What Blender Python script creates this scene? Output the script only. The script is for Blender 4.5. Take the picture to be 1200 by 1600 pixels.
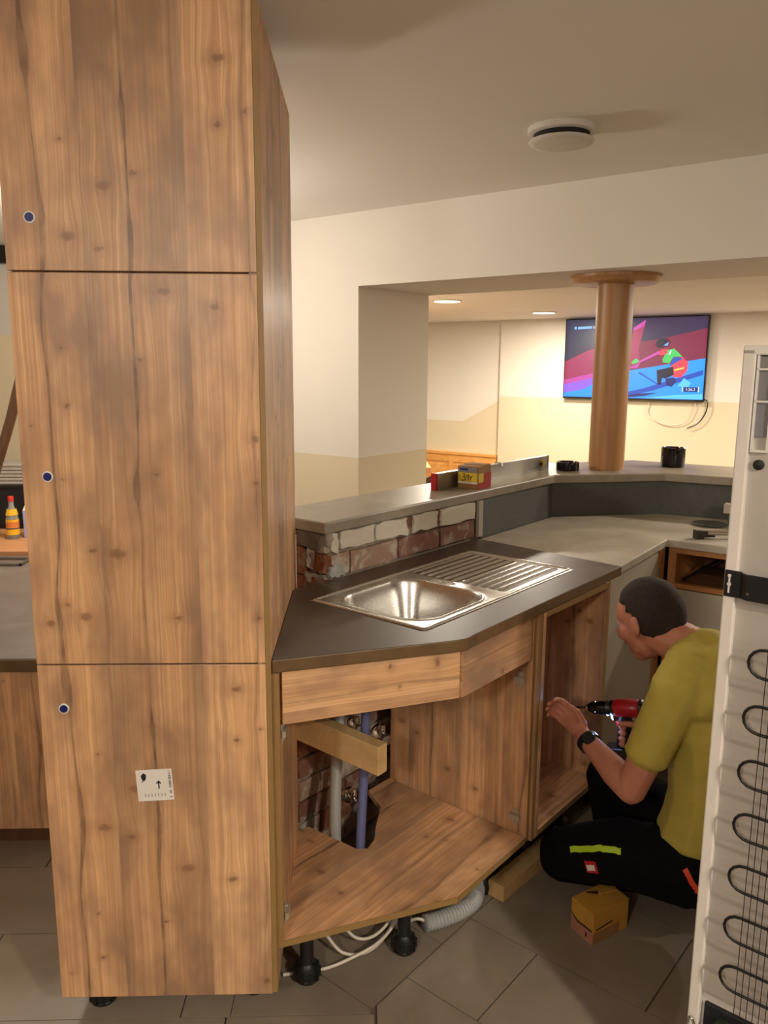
import bpy, bmesh, math, random
from mathutils import Vector, Matrix
random.seed(7)
S = bpy.context.scene
for o in list(bpy.data.objects): bpy.data.objects.remove(o)
COL = S.collection

# ------------------------------------------------------------------ camera
H = 1.68
cam = bpy.data.cameras.new('camera'); camo = bpy.data.objects.new('camera', cam); COL.objects.link(camo)
FPX = 1240.0
def cdir(x, y): return Vector(((x-600)/FPX, (y-800)/FPX, 1.0)).normalized()
_down = cdir(562, 7646)                       # nadir vanishing point
_yh = 800-((562-600)*(562-600)/FPX+FPX)/((7646-800)/FPX)
_Y = cdir(562, _yh); _Z = -_down; _X = _Y.cross(_Z)
R = Matrix((_X, _Y, _Z)) @ Matrix(((1,0,0),(0,-1,0),(0,0,-1)))
camo.matrix_world = Matrix.Translation((0,0,H)) @ R.to_4x4()
cam.sensor_fit = 'VERTICAL'; cam.sensor_height = 36.0; cam.lens = 36.0*FPX/1600.0
cam.clip_start = 0.02; cam.clip_end = 60
S.camera = camo

# ------------------------------------------------------------------ world, exposure
w = bpy.data.worlds.new('World'); S.world = w; w.use_nodes = True
w.node_tree.nodes['Background'].inputs[0].default_value = (1.0, 0.9, 0.8, 1)
w.node_tree.nodes['Background'].inputs[1].default_value = 0.02
S.view_settings.view_transform = 'Standard'; S.view_settings.look = 'None'
S.view_settings.exposure = 0.0; S.view_settings.gamma = 1.0
S.view_settings.use_curve_mapping = False
WARM = (1.0, 0.905, 0.79)
KITCHEN_LAMP = ((1.78, -1.40, 2.34), 60.0)      # globe lamp behind the camera
KITCHEN_LAMP_2 = ((-0.95, -0.85, 2.30), 72.0)
KITCHEN_DOWN = ((1.72, -1.05), 92.0)             # recessed kitchen ceiling lamp
LEFT_LAMP = ((-1.30, 3.80, 2.25), 58.0)
FAR_SPOT = 46.0

# ------------------------------------------------------------------ helpers
def rgb(r, g, b):
    f = lambda c: ((c/255+0.055)/1.055)**2.4 if c/255 > 0.04045 else c/255/12.92
    return (f(r), f(g), f(b), 1)
MATS = {}
class NT:
    def __init__(s, name):
        s.m = bpy.data.materials.new(name); s.m.use_nodes = True
        s.t = s.m.node_tree; s.b = s.t.nodes['Principled BSDF']
    def n(s, typ, ins=None, **kw):
        nd = s.t.nodes.new(typ)
        for k, v in kw.items(): setattr(nd, k, v)
        for k, v in (ins or {}).items():
            if isinstance(v, bpy.types.NodeSocket): s.t.links.new(v, nd.inputs[k])
            else: nd.inputs[k].default_value = v
        return nd
    def math(s, op, a, b=0.0, c=0.0, clamp=False):
        nd = s.n('ShaderNodeMath', {0: a, 1: b, 2: c}, operation=op); nd.use_clamp = clamp
        return nd.outputs[0]
    def mix(s, f, a, b, blend='MIX'):
        nd = s.n('ShaderNodeMix', data_type='RGBA', blend_type=blend)
        for i, v in ((0, f), (6, a), (7, b)):
            if isinstance(v, bpy.types.NodeSocket): s.t.links.new(v, nd.inputs[i])
            else: nd.inputs[i].default_value = v
        return nd.outputs[2]
    def ramp(s, fac, stops, interp='LINEAR'):
        nd = s.n('ShaderNodeValToRGB', {0: fac}); cr = nd.color_ramp; cr.interpolation = interp
        while len(cr.elements) < len(stops): cr.elements.new(0.5)
        for e, (p, c) in zip(cr.elements, stops): e.position = p; e.color = c if len(c) == 4 else (*c, 1)
        return nd.outputs[0]
    def noise(s, vec, scale, detail=3, rough=0.55, dist=0.0):
        return s.n('ShaderNodeTexNoise', {'Vector': vec, 'Scale': scale, 'Detail': detail, 'Roughness': rough, 'Distortion': dist}).outputs[0]
    def obj(s): return s.n('ShaderNodeTexCoord').outputs['Object']
    def geo(s): return s.n('ShaderNodeNewGeometry').outputs['Position']
    def set(s, **kw):
        names = dict(color='Base Color', rough='Roughness', metal='Metallic', spec='Specular IOR Level', normal='Normal', coat='Coat Weight', trans='Transmission Weight', ior='IOR', emis='Emission Color', es='Emission Strength', alpha='Alpha')
        for k, v in kw.items():
            i = s.b.inputs[names[k]]
            if isinstance(v, bpy.types.NodeSocket): s.t.links.new(v, i)
            else: i.default_value = v
        return s
    def bump(s, h, strength=0.2, dist=0.01):
        s.set(normal=s.n('ShaderNodeBump', {'Height': h, 'Strength': strength, 'Distance': dist}).outputs[0])

def plain(name, col, rough=0.5, metal=0.0, var=0.06, scale=30, bump=0.0, spec=0.5, **kw):
    t = NT(name); c = Vector(col[:3])
    nz = t.noise(t.geo(), scale)
    t.set(color=t.ramp(nz, [(0.3, (*(c*(1-var)), 1)), (0.7, (*(c*(1+var)), 1))]), rough=rough, metal=metal, spec=spec, **kw)
    if bump: t.bump(nz, bump)
    MATS[name] = t.m; return t.m

# ---- decor wood: knots, cracks and boards of the laminate, in metres along UV (u across, v along the grain)
KNOTS = [(0.215,2.059,.022,1.6),(0.279,2.085,.014,1.4),(0.333,1.842,.020,1.8),(0.443,1.810,.014,1.9),(0.466,2.313,.017,2.0),(0.462,2.183,.013,1.0),
         (0.041,1.088,.017,1.2),(0.084,1.134,.012,1.0),(0.121,1.105,.024,1.3),(0.205,1.256,.028,1.6),(0.147,1.264,.012,1.4),(0.30,1.44,.010,1.0),
         (0.525,1.52,.020,0.7),(0.523,1.42,.010,1.0),(0.105,1.72,.007,1.2),(0.11,1.595,.009,1.2),(0.275,1.695,.010,1.0),(0.09,1.43,.007,1.),(0.335,1.10,.014,1.6),
         (0.135,1.955,.022,1.7),(0.20,1.93,.014,1.8),(0.13,2.06+.09,.008,1.),(0.52,2.21,.008,.8),(0.525,1.10,.012,1.0),(0.03,1.55,.006,1.0)]
PERIOD = 1.39
def wood_mat(name, tint=(1,1,1), rough=0.41, seedoff=0.0):
    t = NT(name)
    uv = t.n('ShaderNodeUVMap').outputs[0]
    sx = t.n('ShaderNodeSeparateXYZ', {0: uv}); u0, v0 = sx.outputs[0], sx.outputs[1]
    vm = t.math('ADD', t.math('WRAP', v0, 2.22, 2.22-PERIOD), 0.0)
    um = t.math('WRAP', u0, 0.545, -0.002)
    wob = t.math('MULTIPLY', t.math('SUBTRACT', t.noise(t.n('ShaderNodeCombineXYZ', {0: t.math('MULTIPLY', um, 6.), 1: t.math('MULTIPLY', v0, 7.0)}).outputs[0], 1.0, 2), 0.5), 0.009)
    uw = t.math('ADD', um, wob)
    # knots bend the grain around them
    kn = t.math('MULTIPLY', t.math('SUBTRACT', t.noise(t.n('ShaderNodeCombineXYZ', {0: u0, 1: v0}).outputs[0], 70.0, 3), .5), .016)
    shift = None; qmin = None
    pv = t.n('ShaderNodeCombineXYZ', {0: t.math('ADD', uw, t.math('MULTIPLY', kn, .9)), 1: t.math('ADD', vm, kn)}).outputs[0]
    vec = lambda op, x_, y_: t.n('ShaderNodeVectorMath', {0: x_, 1: y_}, operation=op).outputs
    for ku, kv, ks, asp in KNOTS:
        kv = 2.22-PERIOD+((kv-(2.22-PERIOD)) % PERIOD)
        d_ = vec('SUBTRACT', pv, (ku, kv, 0))[0]
        n_ = vec('MULTIPLY', d_, (1/(ks*(.30+.33*asp)), 1/(ks*.5), 0))[0]
        q = vec('DOT_PRODUCT', n_, n_)[1]
        qmin = q if qmin is None else t.math('MINIMUM', qmin, q)
        if ks < .012: continue
        m_ = vec('MULTIPLY', d_, (1/(ks*1.7), 1/(ks*3.2), 0))[0]
        e2 = t.math('POWER', .3679, vec('DOT_PRODUCT', m_, m_)[1])
        s_ = t.math('MULTIPLY', vec('DOT_PRODUCT', d_, (-.55, 0, 0))[1], e2)
        shift = s_ if shift is None else t.math('ADD', shift, s_)
    kmask = t.math('MAXIMUM', t.math('POWER', .3679, t.math('POWER', qmin, 1.7)), t.math('MULTIPLY', t.math('POWER', .3679, t.math('MULTIPLY', qmin, .22)), .42))
    ug = t.math('ADD', uw, shift)
    # boards
    board = t.math('ADD', t.math('GREATER_THAN', um, t.math('ADD', 0.168, t.math('MULTIPLY', wob, .3))), t.math('GREATER_THAN', um, 0.389))
    gv = t.n('ShaderNodeCombineXYZ', {0: t.math('MULTIPLY', ug, 330.0), 1: t.math('MULTIPLY', v0, 1.6), 2: t.math('MULTIPLY', board, 7.3)}).outputs[0]
    fine = t.noise(gv, 1.0, 4, 0.6)
    gv2 = t.n('ShaderNodeCombineXYZ', {0: t.math('MULTIPLY', ug, 105.0), 1: t.math('MULTIPLY', v0, .8), 2: t.math('MULTIPLY', board, 3.1)}).outputs[0]
    med = t.noise(gv2, 1.0, 2, 0.5)
    lv = t.n('ShaderNodeCombineXYZ', {0: t.math('MULTIPLY', um, 7.0), 1: t.math('MULTIPLY', v0, 3.2), 2: t.math('MULTIPLY', board, 11.0)}).outputs[0]
    low = t.noise(lv, 1.0, 3, 0.6)
    k = Vector(tint)
    C = lambda r, g, b: (rgb(r,g,b)[0]*k.x, rgb(r,g,b)[1]*k.y, rgb(r,g,b)[2]*k.z, 1)
    col = t.ramp(med, [(0.30, C(203,155,112)), (0.5, C(222,174,128)), (0.70, C(234,190,144))])
    col = t.mix(t.math('MULTIPLY', t.ramp(fine, [(0.40, (1,1,1)), (0.58, (0,0,0))]), 0.36), col, C(172,124,86))
    col = t.mix(t.ramp(low, [(0.42, (0,0,0)), (0.64, (.9,.9,.9))]), col, C(164,128,100))
    # per-board tone (the middle board is browner towards its right edge, the last board pale)
    bt = t.ramp(t.math('DIVIDE', um, 0.545), [(0.0,(1.02,1.0,.98)), (0.22,(1.02,1.0,.97)), (0.302,(.86,.86,.87)), (0.309,(.70,.70,.73)), (0.37,(.86,.85,.84)), (0.60,(.90,.88,.85)), (0.711,(.62,.63,.68)), (0.716,(1.06,1.06,1.05)), (1.0,(1.06,1.06,1.05))])
    col = t.mix(1.0, col, bt, 'MULTIPLY')
    # long cracks
    vf = t.math('DIVIDE', t.math('SUBTRACT', vm, 2.22-PERIOD), PERIOD)
    cmod = t.ramp(t.noise(t.n('ShaderNodeCombineXYZ', {0: t.math('MULTIPLY', um, 30.0), 1: t.math('MULTIPLY', v0, 11.0)}).outputs[0], 1.0, 3), [(.35,(.45,.45,.45)),(.6,(1,1,1))])
    def crack(pts, wd, strength):
        def curve(p):
            nd = t.n('ShaderNodeFloatCurve', {1: vf}); c = nd.mapping.curves[0]
            p = sorted(((z-(2.22-PERIOD))/PERIOD, v) for z, v in p)
            c.points[0].location = p[0]; c.points[-1].location = p[-1]
            for a in p[1:-1]: c.points.new(*a)
            nd.mapping.update(); return nd.outputs[0]
        cu = t.math('ADD', curve([(z, x) for z, x in pts]), t.math('MULTIPLY', wob, .35))
        wv = t.math('MULTIPLY', curve([(z, x*20) for z, x in wd]), 1.25/20)
        d = t.math('DIVIDE', t.math('ABSOLUTE', t.math('SUBTRACT', um, cu)), t.math('MAXIMUM', wv, 0.00001))
        soft = t.math('MULTIPLY', t.math('SUBTRACT', 1.0, t.math('DIVIDE', t.math('ABSOLUTE', t.math('SUBTRACT', um, cu)), t.math('ADD', t.math('MULTIPLY', wv, 2.2), .006)), clamp=True), .38)
        return t.math('MAXIMUM', soft, t.math('MULTIPLY', t.math('MULTIPLY', t.math('SUBTRACT', 1.1, d, clamp=True), 2.2, clamp=True), strength))
    ca = crack([(0.83,.263),(1.03,.262),(1.2,.258),(1.30,.262),(1.413,.255),(1.48,.262),(1.572,.265),(1.671,.264),(1.754,.263),(1.849,.262),(1.93,.268),(2.033,.267),(2.11,.267),(2.22,.263)],
               [(0.83,.007),(0.90,.001),(1.05,.0004),(1.30,.0006),(1.36,.001),(1.40,.008),(1.46,.003),(1.52,.002),(1.62,.004),(1.75,.0028),(1.86,.004),(1.95,.006),(2.02,.0035),(2.10,.0022),(2.17,.004),(2.22,.007)], 0.85)
    cb = crack([(0.83,.07),(0.889,.069),(0.985,.064),(1.088,.062),(1.134,.058),(1.309,.073),(1.435,.07),(1.642,.072),(1.78,.066),(1.95,.082),(2.10,.076),(2.22,.07)],
               [(0.83,.001),(0.87,.004),(0.93,.011),(1.0,.005),(1.06,.004),(1.10,.006),(1.2,.002),(1.31,.003),(1.45,.0035),(1.6,.0026),(1.78,.0022),(1.86,.004),(1.98,.007),(2.10,.002),(2.22,.0004)], 0.75)
    cc = crack([(0.83,.51),(1.1,.522),(1.4,.526),(1.6,.519),(1.75,.528),(1.9,.522),(2.1,.518),(2.22,.51)],
               [(0.83,.0004),(1.1,.001),(1.4,.0006),(1.6,.0012),(1.8,.0014),(2.0,.002),(2.1,.0018),(2.22,.0004)], 0.55)
    col = t.mix(t.math('MULTIPLY', kmask, t.math('ADD', 0.45, t.math('MULTIPLY', fine, .6)), clamp=True), col, C(126,88,62))
    cm = t.math('MULTIPLY', t.math('MAXIMUM', t.math('MAXIMUM', ca, cb), cc), cmod)
    col = t.mix(cm, col, C(106,78,60))
    t.set(color=col, rough=rough, spec=0.5)
    t.bump(t.math('SUBTRACT', fine, t.math('MULTIPLY', cm, .6)), 0.10, 0.002)
    MATS[name] = t.m; return t.m
wood_mat('wood_decor')
plain('wood_edge', rgb(150,118,70), .5, var=.05)
def simple_wood(name, c1, c2, axis, scale=40, rough=.5):
    t = NT(name); g = t.geo(); sc = [1, 1, 1]; sc = {'x': (.06,1,1), 'y': (1,.06,1), 'z': (1,1,.06)}[axis]
    mp = t.n('ShaderNodeMapping', {0: t.obj(), 3: sc}).outputs[0]
    f = t.noise(mp, scale, 4, .6, .6)
    t.set(color=t.ramp(f, [(.3, c1), (.7, c2)]), rough=rough); t.bump(f, .05, .003)
    MATS[name] = t.m; return t.m
simple_wood('wood_column', rgb(148,104,60), rgb(176,130,82), 'z', 30, .42)
simple_wood('wood_wainscot', rgb(214,146,70), rgb(232,170,96), 'x', 20, .4)
simple_wood('wood_frame_old', rgb(150,98,52), rgb(176,120,66), 'x', 30, .5)
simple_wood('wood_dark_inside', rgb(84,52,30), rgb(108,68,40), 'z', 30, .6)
simple_wood('wood_raw', rgb(196,158,104), rgb(216,180,126), 'y', 25, .65)
simple_wood('wood_pole', rgb(124,92,66), rgb(150,114,84), 'z', 40, .55)
simple_wood('wood_table', rgb(196,138,92), rgb(214,158,110), 'x', 25, .45)
simple_wood('wood_chair_dark', rgb(66,42,30), rgb(90,60,42), 'x', 25, .45)

def stone(name, c1, c2, c3, scale=7, rough=.35, bump=.04):
    t = NT(name); g = t.geo()
    n1 = t.noise(g, scale, 6, .62, .8); n2 = t.noise(g, scale*9, 3, .6)
    col = t.ramp(n1, [(.3, c1), (.52, c2), (.72, c3)])
    col = t.mix(t.math('MULTIPLY', n2, .35), col, c1)
    t.set(color=col, rough=t.math('ADD', rough-.06, t.math('MULTIPLY', n1, .14)), spec=.5); t.bump(n2, bump, .002)
    MATS[name] = t.m; return t.m
stone('worktop_dark', rgb(58,44,34), rgb(76,61,49), rgb(98,82,67), 5, .40)
plain('worktop_edge', rgb(104,80,50), .45, var=.18, scale=22)
stone('bar_stone', rgb(132,122,106), rgb(148,138,122), rgb(160,150,134), 9, .36, .015)
stone('old_stone', rgb(164,156,140), rgb(180,172,156), rgb(192,184,168), 6, .42)
stone('left_stone', rgb(106,94,84), rgb(120,108,98), rgb(132,120,108), 5, .45)
plain('cladding_grey', rgb(80,80,76), .6, var=.12, scale=60)
plain('old_panel', rgb(172,164,148), .55, var=.03)
def paint(name, c, var=.025):
    t = NT(name); n1 = t.noise(t.geo(), 1.3, 3); n2 = t.noise(t.geo(), 180, 2); cc = Vector(c[:3])
    t.set(color=t.ramp(n1, [(.3, (*(cc*(1-var)), 1)), (.7, (*(cc*(1+var)), 1))]), rough=.85, spec=.25); t.bump(n2, .05, .002)
    MATS[name] = t.m
paint('paint_white', rgb(226,220,208)); paint('paint_beige', rgb(216,202,172)); paint('paint_ceiling', rgb(236,230,220)); paint('paint_cream', rgb(236,220,188)); paint('paint_bright', rgb(246,240,228)); paint('paint_tan_low_bounce', rgb(122,102,82))
t = NT('tile'); n1 = t.noise(t.geo(), 3.0, 5, .62, .5); n2 = t.noise(t.geo(), 22, 4, .6); rnd = t.n('ShaderNodeObjectInfo').outputs['Random']
tc = t.ramp(n1, [(.3, rgb(118,106,92)), (.55, rgb(140,127,110)), (.75, rgb(154,141,124))])
tc = t.mix(t.math('MULTIPLY', n2, .35), tc, rgb(112,100,86)); tc = t.mix(t.math('MULTIPLY', rnd, .25), tc, rgb(150,138,122))
t.set(color=tc, rough=t.math('ADD', .42, t.math('MULTIPLY', n2, .15))); t.bump(n2, .06, .004); MATS['tile'] = t.m
plain('grout', rgb(92,80,66), .9, var=.1)
def brickmat(name, c1, c2, white, amount):
    t = NT(name); g = t.geo(); n1 = t.noise(g, 45, 5, .7); n2 = t.noise(g, 14, 4, .65, .6); rnd = t.n('ShaderNodeObjectInfo').outputs['Random']
    col = t.mix(n1, c1, c2); col = t.mix(t.math('MULTIPLY', rnd, .3), col, c1)
    col = t.mix(t.ramp(n2, [(amount, (0,0,0)), (amount+.16, (1,1,1))]), col, white)
    t.set(color=col, rough=.92, spec=.15); t.bump(n1, .5, .006); MATS[name] = t.m
brickmat('brick_red', rgb(118,82,68), rgb(138,102,86), rgb(164,150,136), .50)
brickmat('brick_pale', rgb(150,122,104), rgb(166,140,122), rgb(186,176,162), .46)
brickmat('brick_white', rgb(196,188,172), rgb(214,206,190), rgb(176,160,142), .66)
brickmat('brick_orange', rgb(112,66,44), rgb(132,82,56), rgb(146,126,110), .50)
plain('mortar', rgb(156,144,128), .95, var=.2, scale=35, bump=.6)
plain('mortar_dark', rgb(104,88,74), .95, var=.3, scale=25, bump=.6)
def steel_mat():
    t = NT('steel'); mp = t.n('ShaderNodeMapping', {0: t.obj(), 3: (3, 160, 160)}).outputs[0]
    n1 = t.noise(mp, 3, 3); t.set(color=rgb(200,198,194), metal=1.0, rough=t.math('ADD', .22, t.math('MULTIPLY', n1, .12))); MATS['steel'] = t.m
steel_mat()
plain('hinge_metal', rgb(190,180,160), .5, .5, var=.05); plain('chrome', rgb(220,216,210), .14, 1.0, var=.02); plain('metal_dull', rgb(150,146,140), .4, 1.0, var=.05); plain('aluminium', rgb(176,172,162), .38, .9, var=.04)
plain('black_plastic', rgb(20,19,19), .4, var=.15); plain('black_rubber', rgb(14,14,14), .7); plain('black_gloss', rgb(10,10,12), .12, var=.02)
plain('white_plastic', rgb(226,222,214), .4, var=.02); plain('white_enamel', rgb(226,219,210), .38, var=.02); plain('fridge_sheet', rgb(186,178,168), .42, .15, var=.07, scale=6)
plain('blue_plastic', rgb(24,36,104), .35, var=.1); plain('blue_pipe', rgb(92,98,140), .5, var=.06); plain('grey_pipe', rgb(164,166,164), .45, var=.04)
plain('cable_white', rgb(214,206,190), .5, var=.04); plain('paper_white', rgb(228,222,212), .8, var=.02); plain('print_black', rgb(26,26,30), .7); plain('print_grey', rgb(128,126,128), .7)
plain('card_brown', rgb(150,112,66), .8, var=.08); plain('card_ochre', rgb(190,140,52), .8, var=.08); plain('card_red', rgb(164,40,34), .7, var=.1); plain('label_yellow', rgb(214,184,44), .6, var=.05)
plain('red_plastic', rgb(168,24,30), .35, var=.1); plain('dark_print', rgb(60,30,24), .8); plain('print_pink', rgb(176,120,96), .8)
plain('vent_white', rgb(214,208,196), .5, var=.02); plain('vent_gap', rgb(26,24,22), .8)
plain('skin', rgb(190,128,104), .55, var=.06, scale=18, spec=.35); plain('hair', rgb(46,34,27), .8, var=.35, scale=220, bump=.8); plain('shirt', rgb(186,170,76), .85, var=.05, scale=25, bump=.25)
plain('trousers', rgb(11,11,12), .9, var=.25, scale=60, spec=.15); plain('lime', rgb(176,214,40), .6); plain('orange', rgb(224,74,30), .6); plain('patch_red', rgb(190,30,34), .6); plain('sole', rgb(22,21,20), .8)
plain('eye_white', rgb(220,214,206), .3); plain('lip', rgb(150,84,74), .5); plain('watch', rgb(40,42,46), .3, .6); plain('watch_glass', rgb(10,10,14), .08)
plain('glass_bottle', rgb(214,216,210), .08, trans=.6, ior=1.3); plain('juice', rgb(246,190,40), .4, var=.05); plain('label_orange', rgb(230,132,64), .5); plain('cap_red', rgb(214,40,40), .4); plain('carton_blue', rgb(170,176,214), .5)
plain('paper_stack', rgb(168,160,150), .7, var=.06); plain('tool_dark', rgb(56,52,48), .4, .5)
plain('pcb_green', rgb(44,56,26), .6, var=.5, scale=60)
def emit(name, col, s):
    t = NT(name); t.set(color=(0,0,0,1), emis=col, es=s, rough=.4); MATS[name] = t.m; return t.m
emit('lamp_glow', (1.0,.88,.72,1), 9.0); emit('lamp_globe', (1.0,.86,.68,1), 3.0); emit('led', (.75,.62,1.0,1), 25.0)

# ---- mesh building
def wloc(o):
    v = Vector((0,0,0))
    while o: v += Vector(o.location); o = o.parent
    return v
def put(name, me, parent=None, mats=(), origin=None, smooth=None, bevel=0, seg=2):
    for m in mats: me.materials.append(MATS[m] if isinstance(m, str) else m)
    o = bpy.data.objects.new(name, me); COL.objects.link(o)
    if parent: off = wloc(parent); o.parent = parent
    else:
        if origin is None:
            xs = [v.co for v in me.vertices]
            origin = (sum((v.x for v in xs))/len(xs), sum((v.y for v in xs))/len(xs), min(v.z for v in xs))
        off = Vector(origin); o.location = off
    me.transform(Matrix.Translation(-off))
    if smooth is not None:
        for p in me.polygons: p.use_smooth = True
        if smooth < 180: me.set_sharp_from_angle(angle=math.radians(smooth))
    if bevel:
        b = o.modifiers.new('bevel', 'BEVEL'); b.width = bevel; b.segments = seg; b.limit_method = 'ANGLE'; b.angle_limit = math.radians(40)
    return o
def empty(name, loc):
    o = bpy.data.objects.new(name, None); COL.objects.link(o); o.location = loc; o.empty_display_size = .1; return o
def tag(o, label, cat, group=None):
    o['label'] = label; o['category'] = cat
    if group: o['group'] = group
    return o
def struct(o, label=None):
    o['kind'] = 'structure'
    if label: o['label'] = label
    return o
def uvmap(me, grain=(0,0,1), off=(0,0)):
    g = Vector(grain).normalized(); uvl = me.uv_layers.new(name='UVMap') if not me.uv_layers else me.uv_layers[0]
    for p in me.polygons:
        n = p.normal; a = g
        if abs(n.dot(g)) > .9: a = Vector((1,0,0)) if abs(n.x) < .9 else Vector((0,1,0))
        a = (a-n*n.dot(a)).normalized(); b = a.cross(n)
        if b.x < -1e-4 or (abs(b.x) < 1e-4 and b.y < 0): b = -b
        for li in p.loop_indices:
            c = me.vertices[me.loops[li].vertex_index].co
            uvl.data[li].uv = (c.dot(b)+off[0], c.dot(a)+off[1])
def mesh(verts, faces, mi=None):
    me = bpy.data.meshes.new('m'); me.from_pydata([tuple(v) for v in verts], [], faces)
    if mi:
        for p, i in zip(me.polygons, mi): p.material_index = i
    bm = bmesh.new(); bm.from_mesh(me); bmesh.ops.recalc_face_normals(bm, faces=bm.faces); bm.to_mesh(me); bm.free()
    return me
def fr(org=(0,0,0), ang=0):
    c, s = math.cos(math.radians(ang)), math.sin(math.radians(ang)); o = Vector(org)
    return lambda x, y, z: Vector((o.x+c*x-s*y, o.y+s*x+c*y, o.z+z))
ID = fr()
def boxm(x0, x1, y0, y1, z0, z1, F=ID):
    v = [F(x, y, z) for z in (z0, z1) for x, y in ((x0,y0),(x1,y0),(x1,y1),(x0,y1))]
    return mesh(v, [(0,3,2,1),(4,5,6,7),(0,1,5,4),(1,2,6,5),(2,3,7,6),(3,0,4,7)])
def box(name, b, mat, parent=None, F=ID, bevel=0, grain=None, off=(0,0), **kw):
    me = boxm(*b, F)
    if grain: uvmap(me, grain, off)
    return put(name, me, parent, [mat], bevel=bevel, **kw)
def prismm(poly, z0, z1, F=ID, top=None):
    n = len(poly); v = [F(x, y, z0) for x, y in poly]+[F(x, y, z1) for x, y in (top or poly)]
    f = [tuple(range(n))[::-1], tuple(range(n, 2*n))]+[(i, (i+1) % n, n+(i+1) % n, n+i) for i in range(n)]
    return mesh(v, f)
def prism(name, poly, z0, z1, mat, parent=None, F=ID, bevel=0, grain=None, off=(0,0), side=None, **kw):
    me = prismm(poly, z0, z1, F)
    if grain: uvmap(me, grain, off)
    ms = [mat]
    if side:
        ms.append(side)
        for p in me.polygons:
            if abs(p.normal.z) < .5: p.material_index = 1
    return put(name, me, parent, ms, bevel=bevel, **kw)
def lathem(prof, c=(0,0,0), n=32, axis=(0,0,1), closed=False):
    ax = Vector(axis).normalized(); q = Vector((0,0,1)).rotation_difference(ax); c = Vector(c)
    v = []; f = []; m = len(prof)
    for i in range(n):
        a = 2*math.pi*i/n
        for r, z in prof: v.append(c+q @ Vector((r*math.cos(a), r*math.sin(a), z)))
    for i in range(n):
        j = (i+1) % n
        for k in range(m-1): f.append((i*m+k, j*m+k, j*m+k+1, i*m+k+1))
        if closed: f.append((i*m+m-1, j*m+m-1, j*m, i*m))
    if not closed:
        f.append(tuple(i*m for i in range(n))[::-1]); f.append(tuple(i*m+m-1 for i in range(n)))
    return mesh(v, f)
def lathe(name, prof, c, mat, parent=None, n=32, axis=(0,0,1), smooth=40, closed=False, **kw):
    return put(name, lathem(prof, c, n, axis, closed), parent, [mat], smooth=smooth, **kw)
def smoothpath(pts, sub=6):
    P = [Vector(p) for p in pts]
    if len(P) < 3: return P
    out = []
    for i in range(len(P)-1):
        a, b, c, d = P[max(i-1,0)], P[i], P[i+1], P[min(i+2,len(P)-1)]
        for k in range(sub):
            s = k/sub
            out.append(.5*((2*b)+(c-a)*s+(2*a-5*b+4*c-d)*s*s+(3*b-a-3*c+d)*s**3))
    return out+[P[-1]]
def tubem(pts, r, n=8, sub=6, rf=None):
    P = smoothpath(pts, sub) if sub else [Vector(p) for p in pts]
    v = []; f = []; up = Vector((0,0,1)); prev = None
    for i, p in enumerate(P):
        d = (P[min(i+1,len(P)-1)]-P[max(i-1,0)]).normalized()
        a = (prev-d*prev.dot(d)) if prev is not None else (up.cross(d) if abs(d.dot(up)) < .95 else Vector((1,0,0)).cross(d))
        a.normalize(); prev = a; b = d.cross(a); rr = r*(rf(i/(len(P)-1)) if rf else 1)
        for k in range(n):
            t_ = 2*math.pi*k/n; v.append(p+rr*(a*math.cos(t_)+b*math.sin(t_)))
    for i in range(len(P)-1):
        for k in range(n): f.append((i*n+k, i*n+(k+1) % n, (i+1)*n+(k+1) % n, (i+1)*n+k))
    f.append(tuple(range(n))[::-1]); f.append(tuple((len(P)-1)*n+k for k in range(n)))
    return mesh(v, f)
def tube(name, pts, r, mat, parent=None, n=8, sub=6, rf=None, smooth=50, **kw):
    return put(name, tubem(pts, r, n, sub, rf), parent, [mat], smooth=smooth, **kw)
def joinm(ms):
    """join meshes of ONE part into one mesh; list of (mesh, material_index)"""
    bm = bmesh.new()
    for m in ms:
        m, i = m if isinstance(m, tuple) else (m, 0)
        k = len(bm.faces); bm.from_mesh(m); bm.faces.ensure_lookup_table()
        for fc in bm.faces[k:]: fc.material_index = i
        bpy.data.meshes.remove(m)
    me = bpy.data.meshes.new('m'); bm.to_mesh(me); bm.free(); return me
def textm(body, size, F3, extrude=.0004, align='CENTER'):
    """F3: maps (x right, y up, depth) -> world"""
    cu = bpy.data.curves.new('t', 'FONT'); cu.body = body; cu.size = size; cu.align_x = align; cu.align_y = 'CENTER'; cu.extrude = extrude; cu.resolution_u = 3
    o = bpy.data.objects.new('t', cu); COL.objects.link(o); bpy.context.view_layer.update()
    me = bpy.data.meshes.new_from_object(o.evaluated_get(bpy.context.evaluated_depsgraph_get()))
    bpy.data.objects.remove(o); bpy.data.curves.remove(cu)
    for v in me.vertices: v.co = F3(*v.co)
    me.materials.clear(); return me
def flatm(poly, F3, t=.0006):
    n = len(poly); v = [F3(x, y, 0) for x, y in poly]+[F3(x, y, t) for x, y in poly]
    return mesh(v, [tuple(range(n))[::-1], tuple(range(n, 2*n))]+[(i, (i+1) % n, n+(i+1) % n, n+i) for i in range(n)])

A48 = 48.2
UX, UY = math.cos(math.radians(A48)), math.sin(math.radians(A48))
U = Vector((UX, UY, 0)); N = Vector((-UY, UX, 0))

# ================================================================== SETTING
CEIL = 2.518; FARC = 2.18; SOF = 2.127
ABm = -38.4                                      # direction of the beam and the far wall
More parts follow.
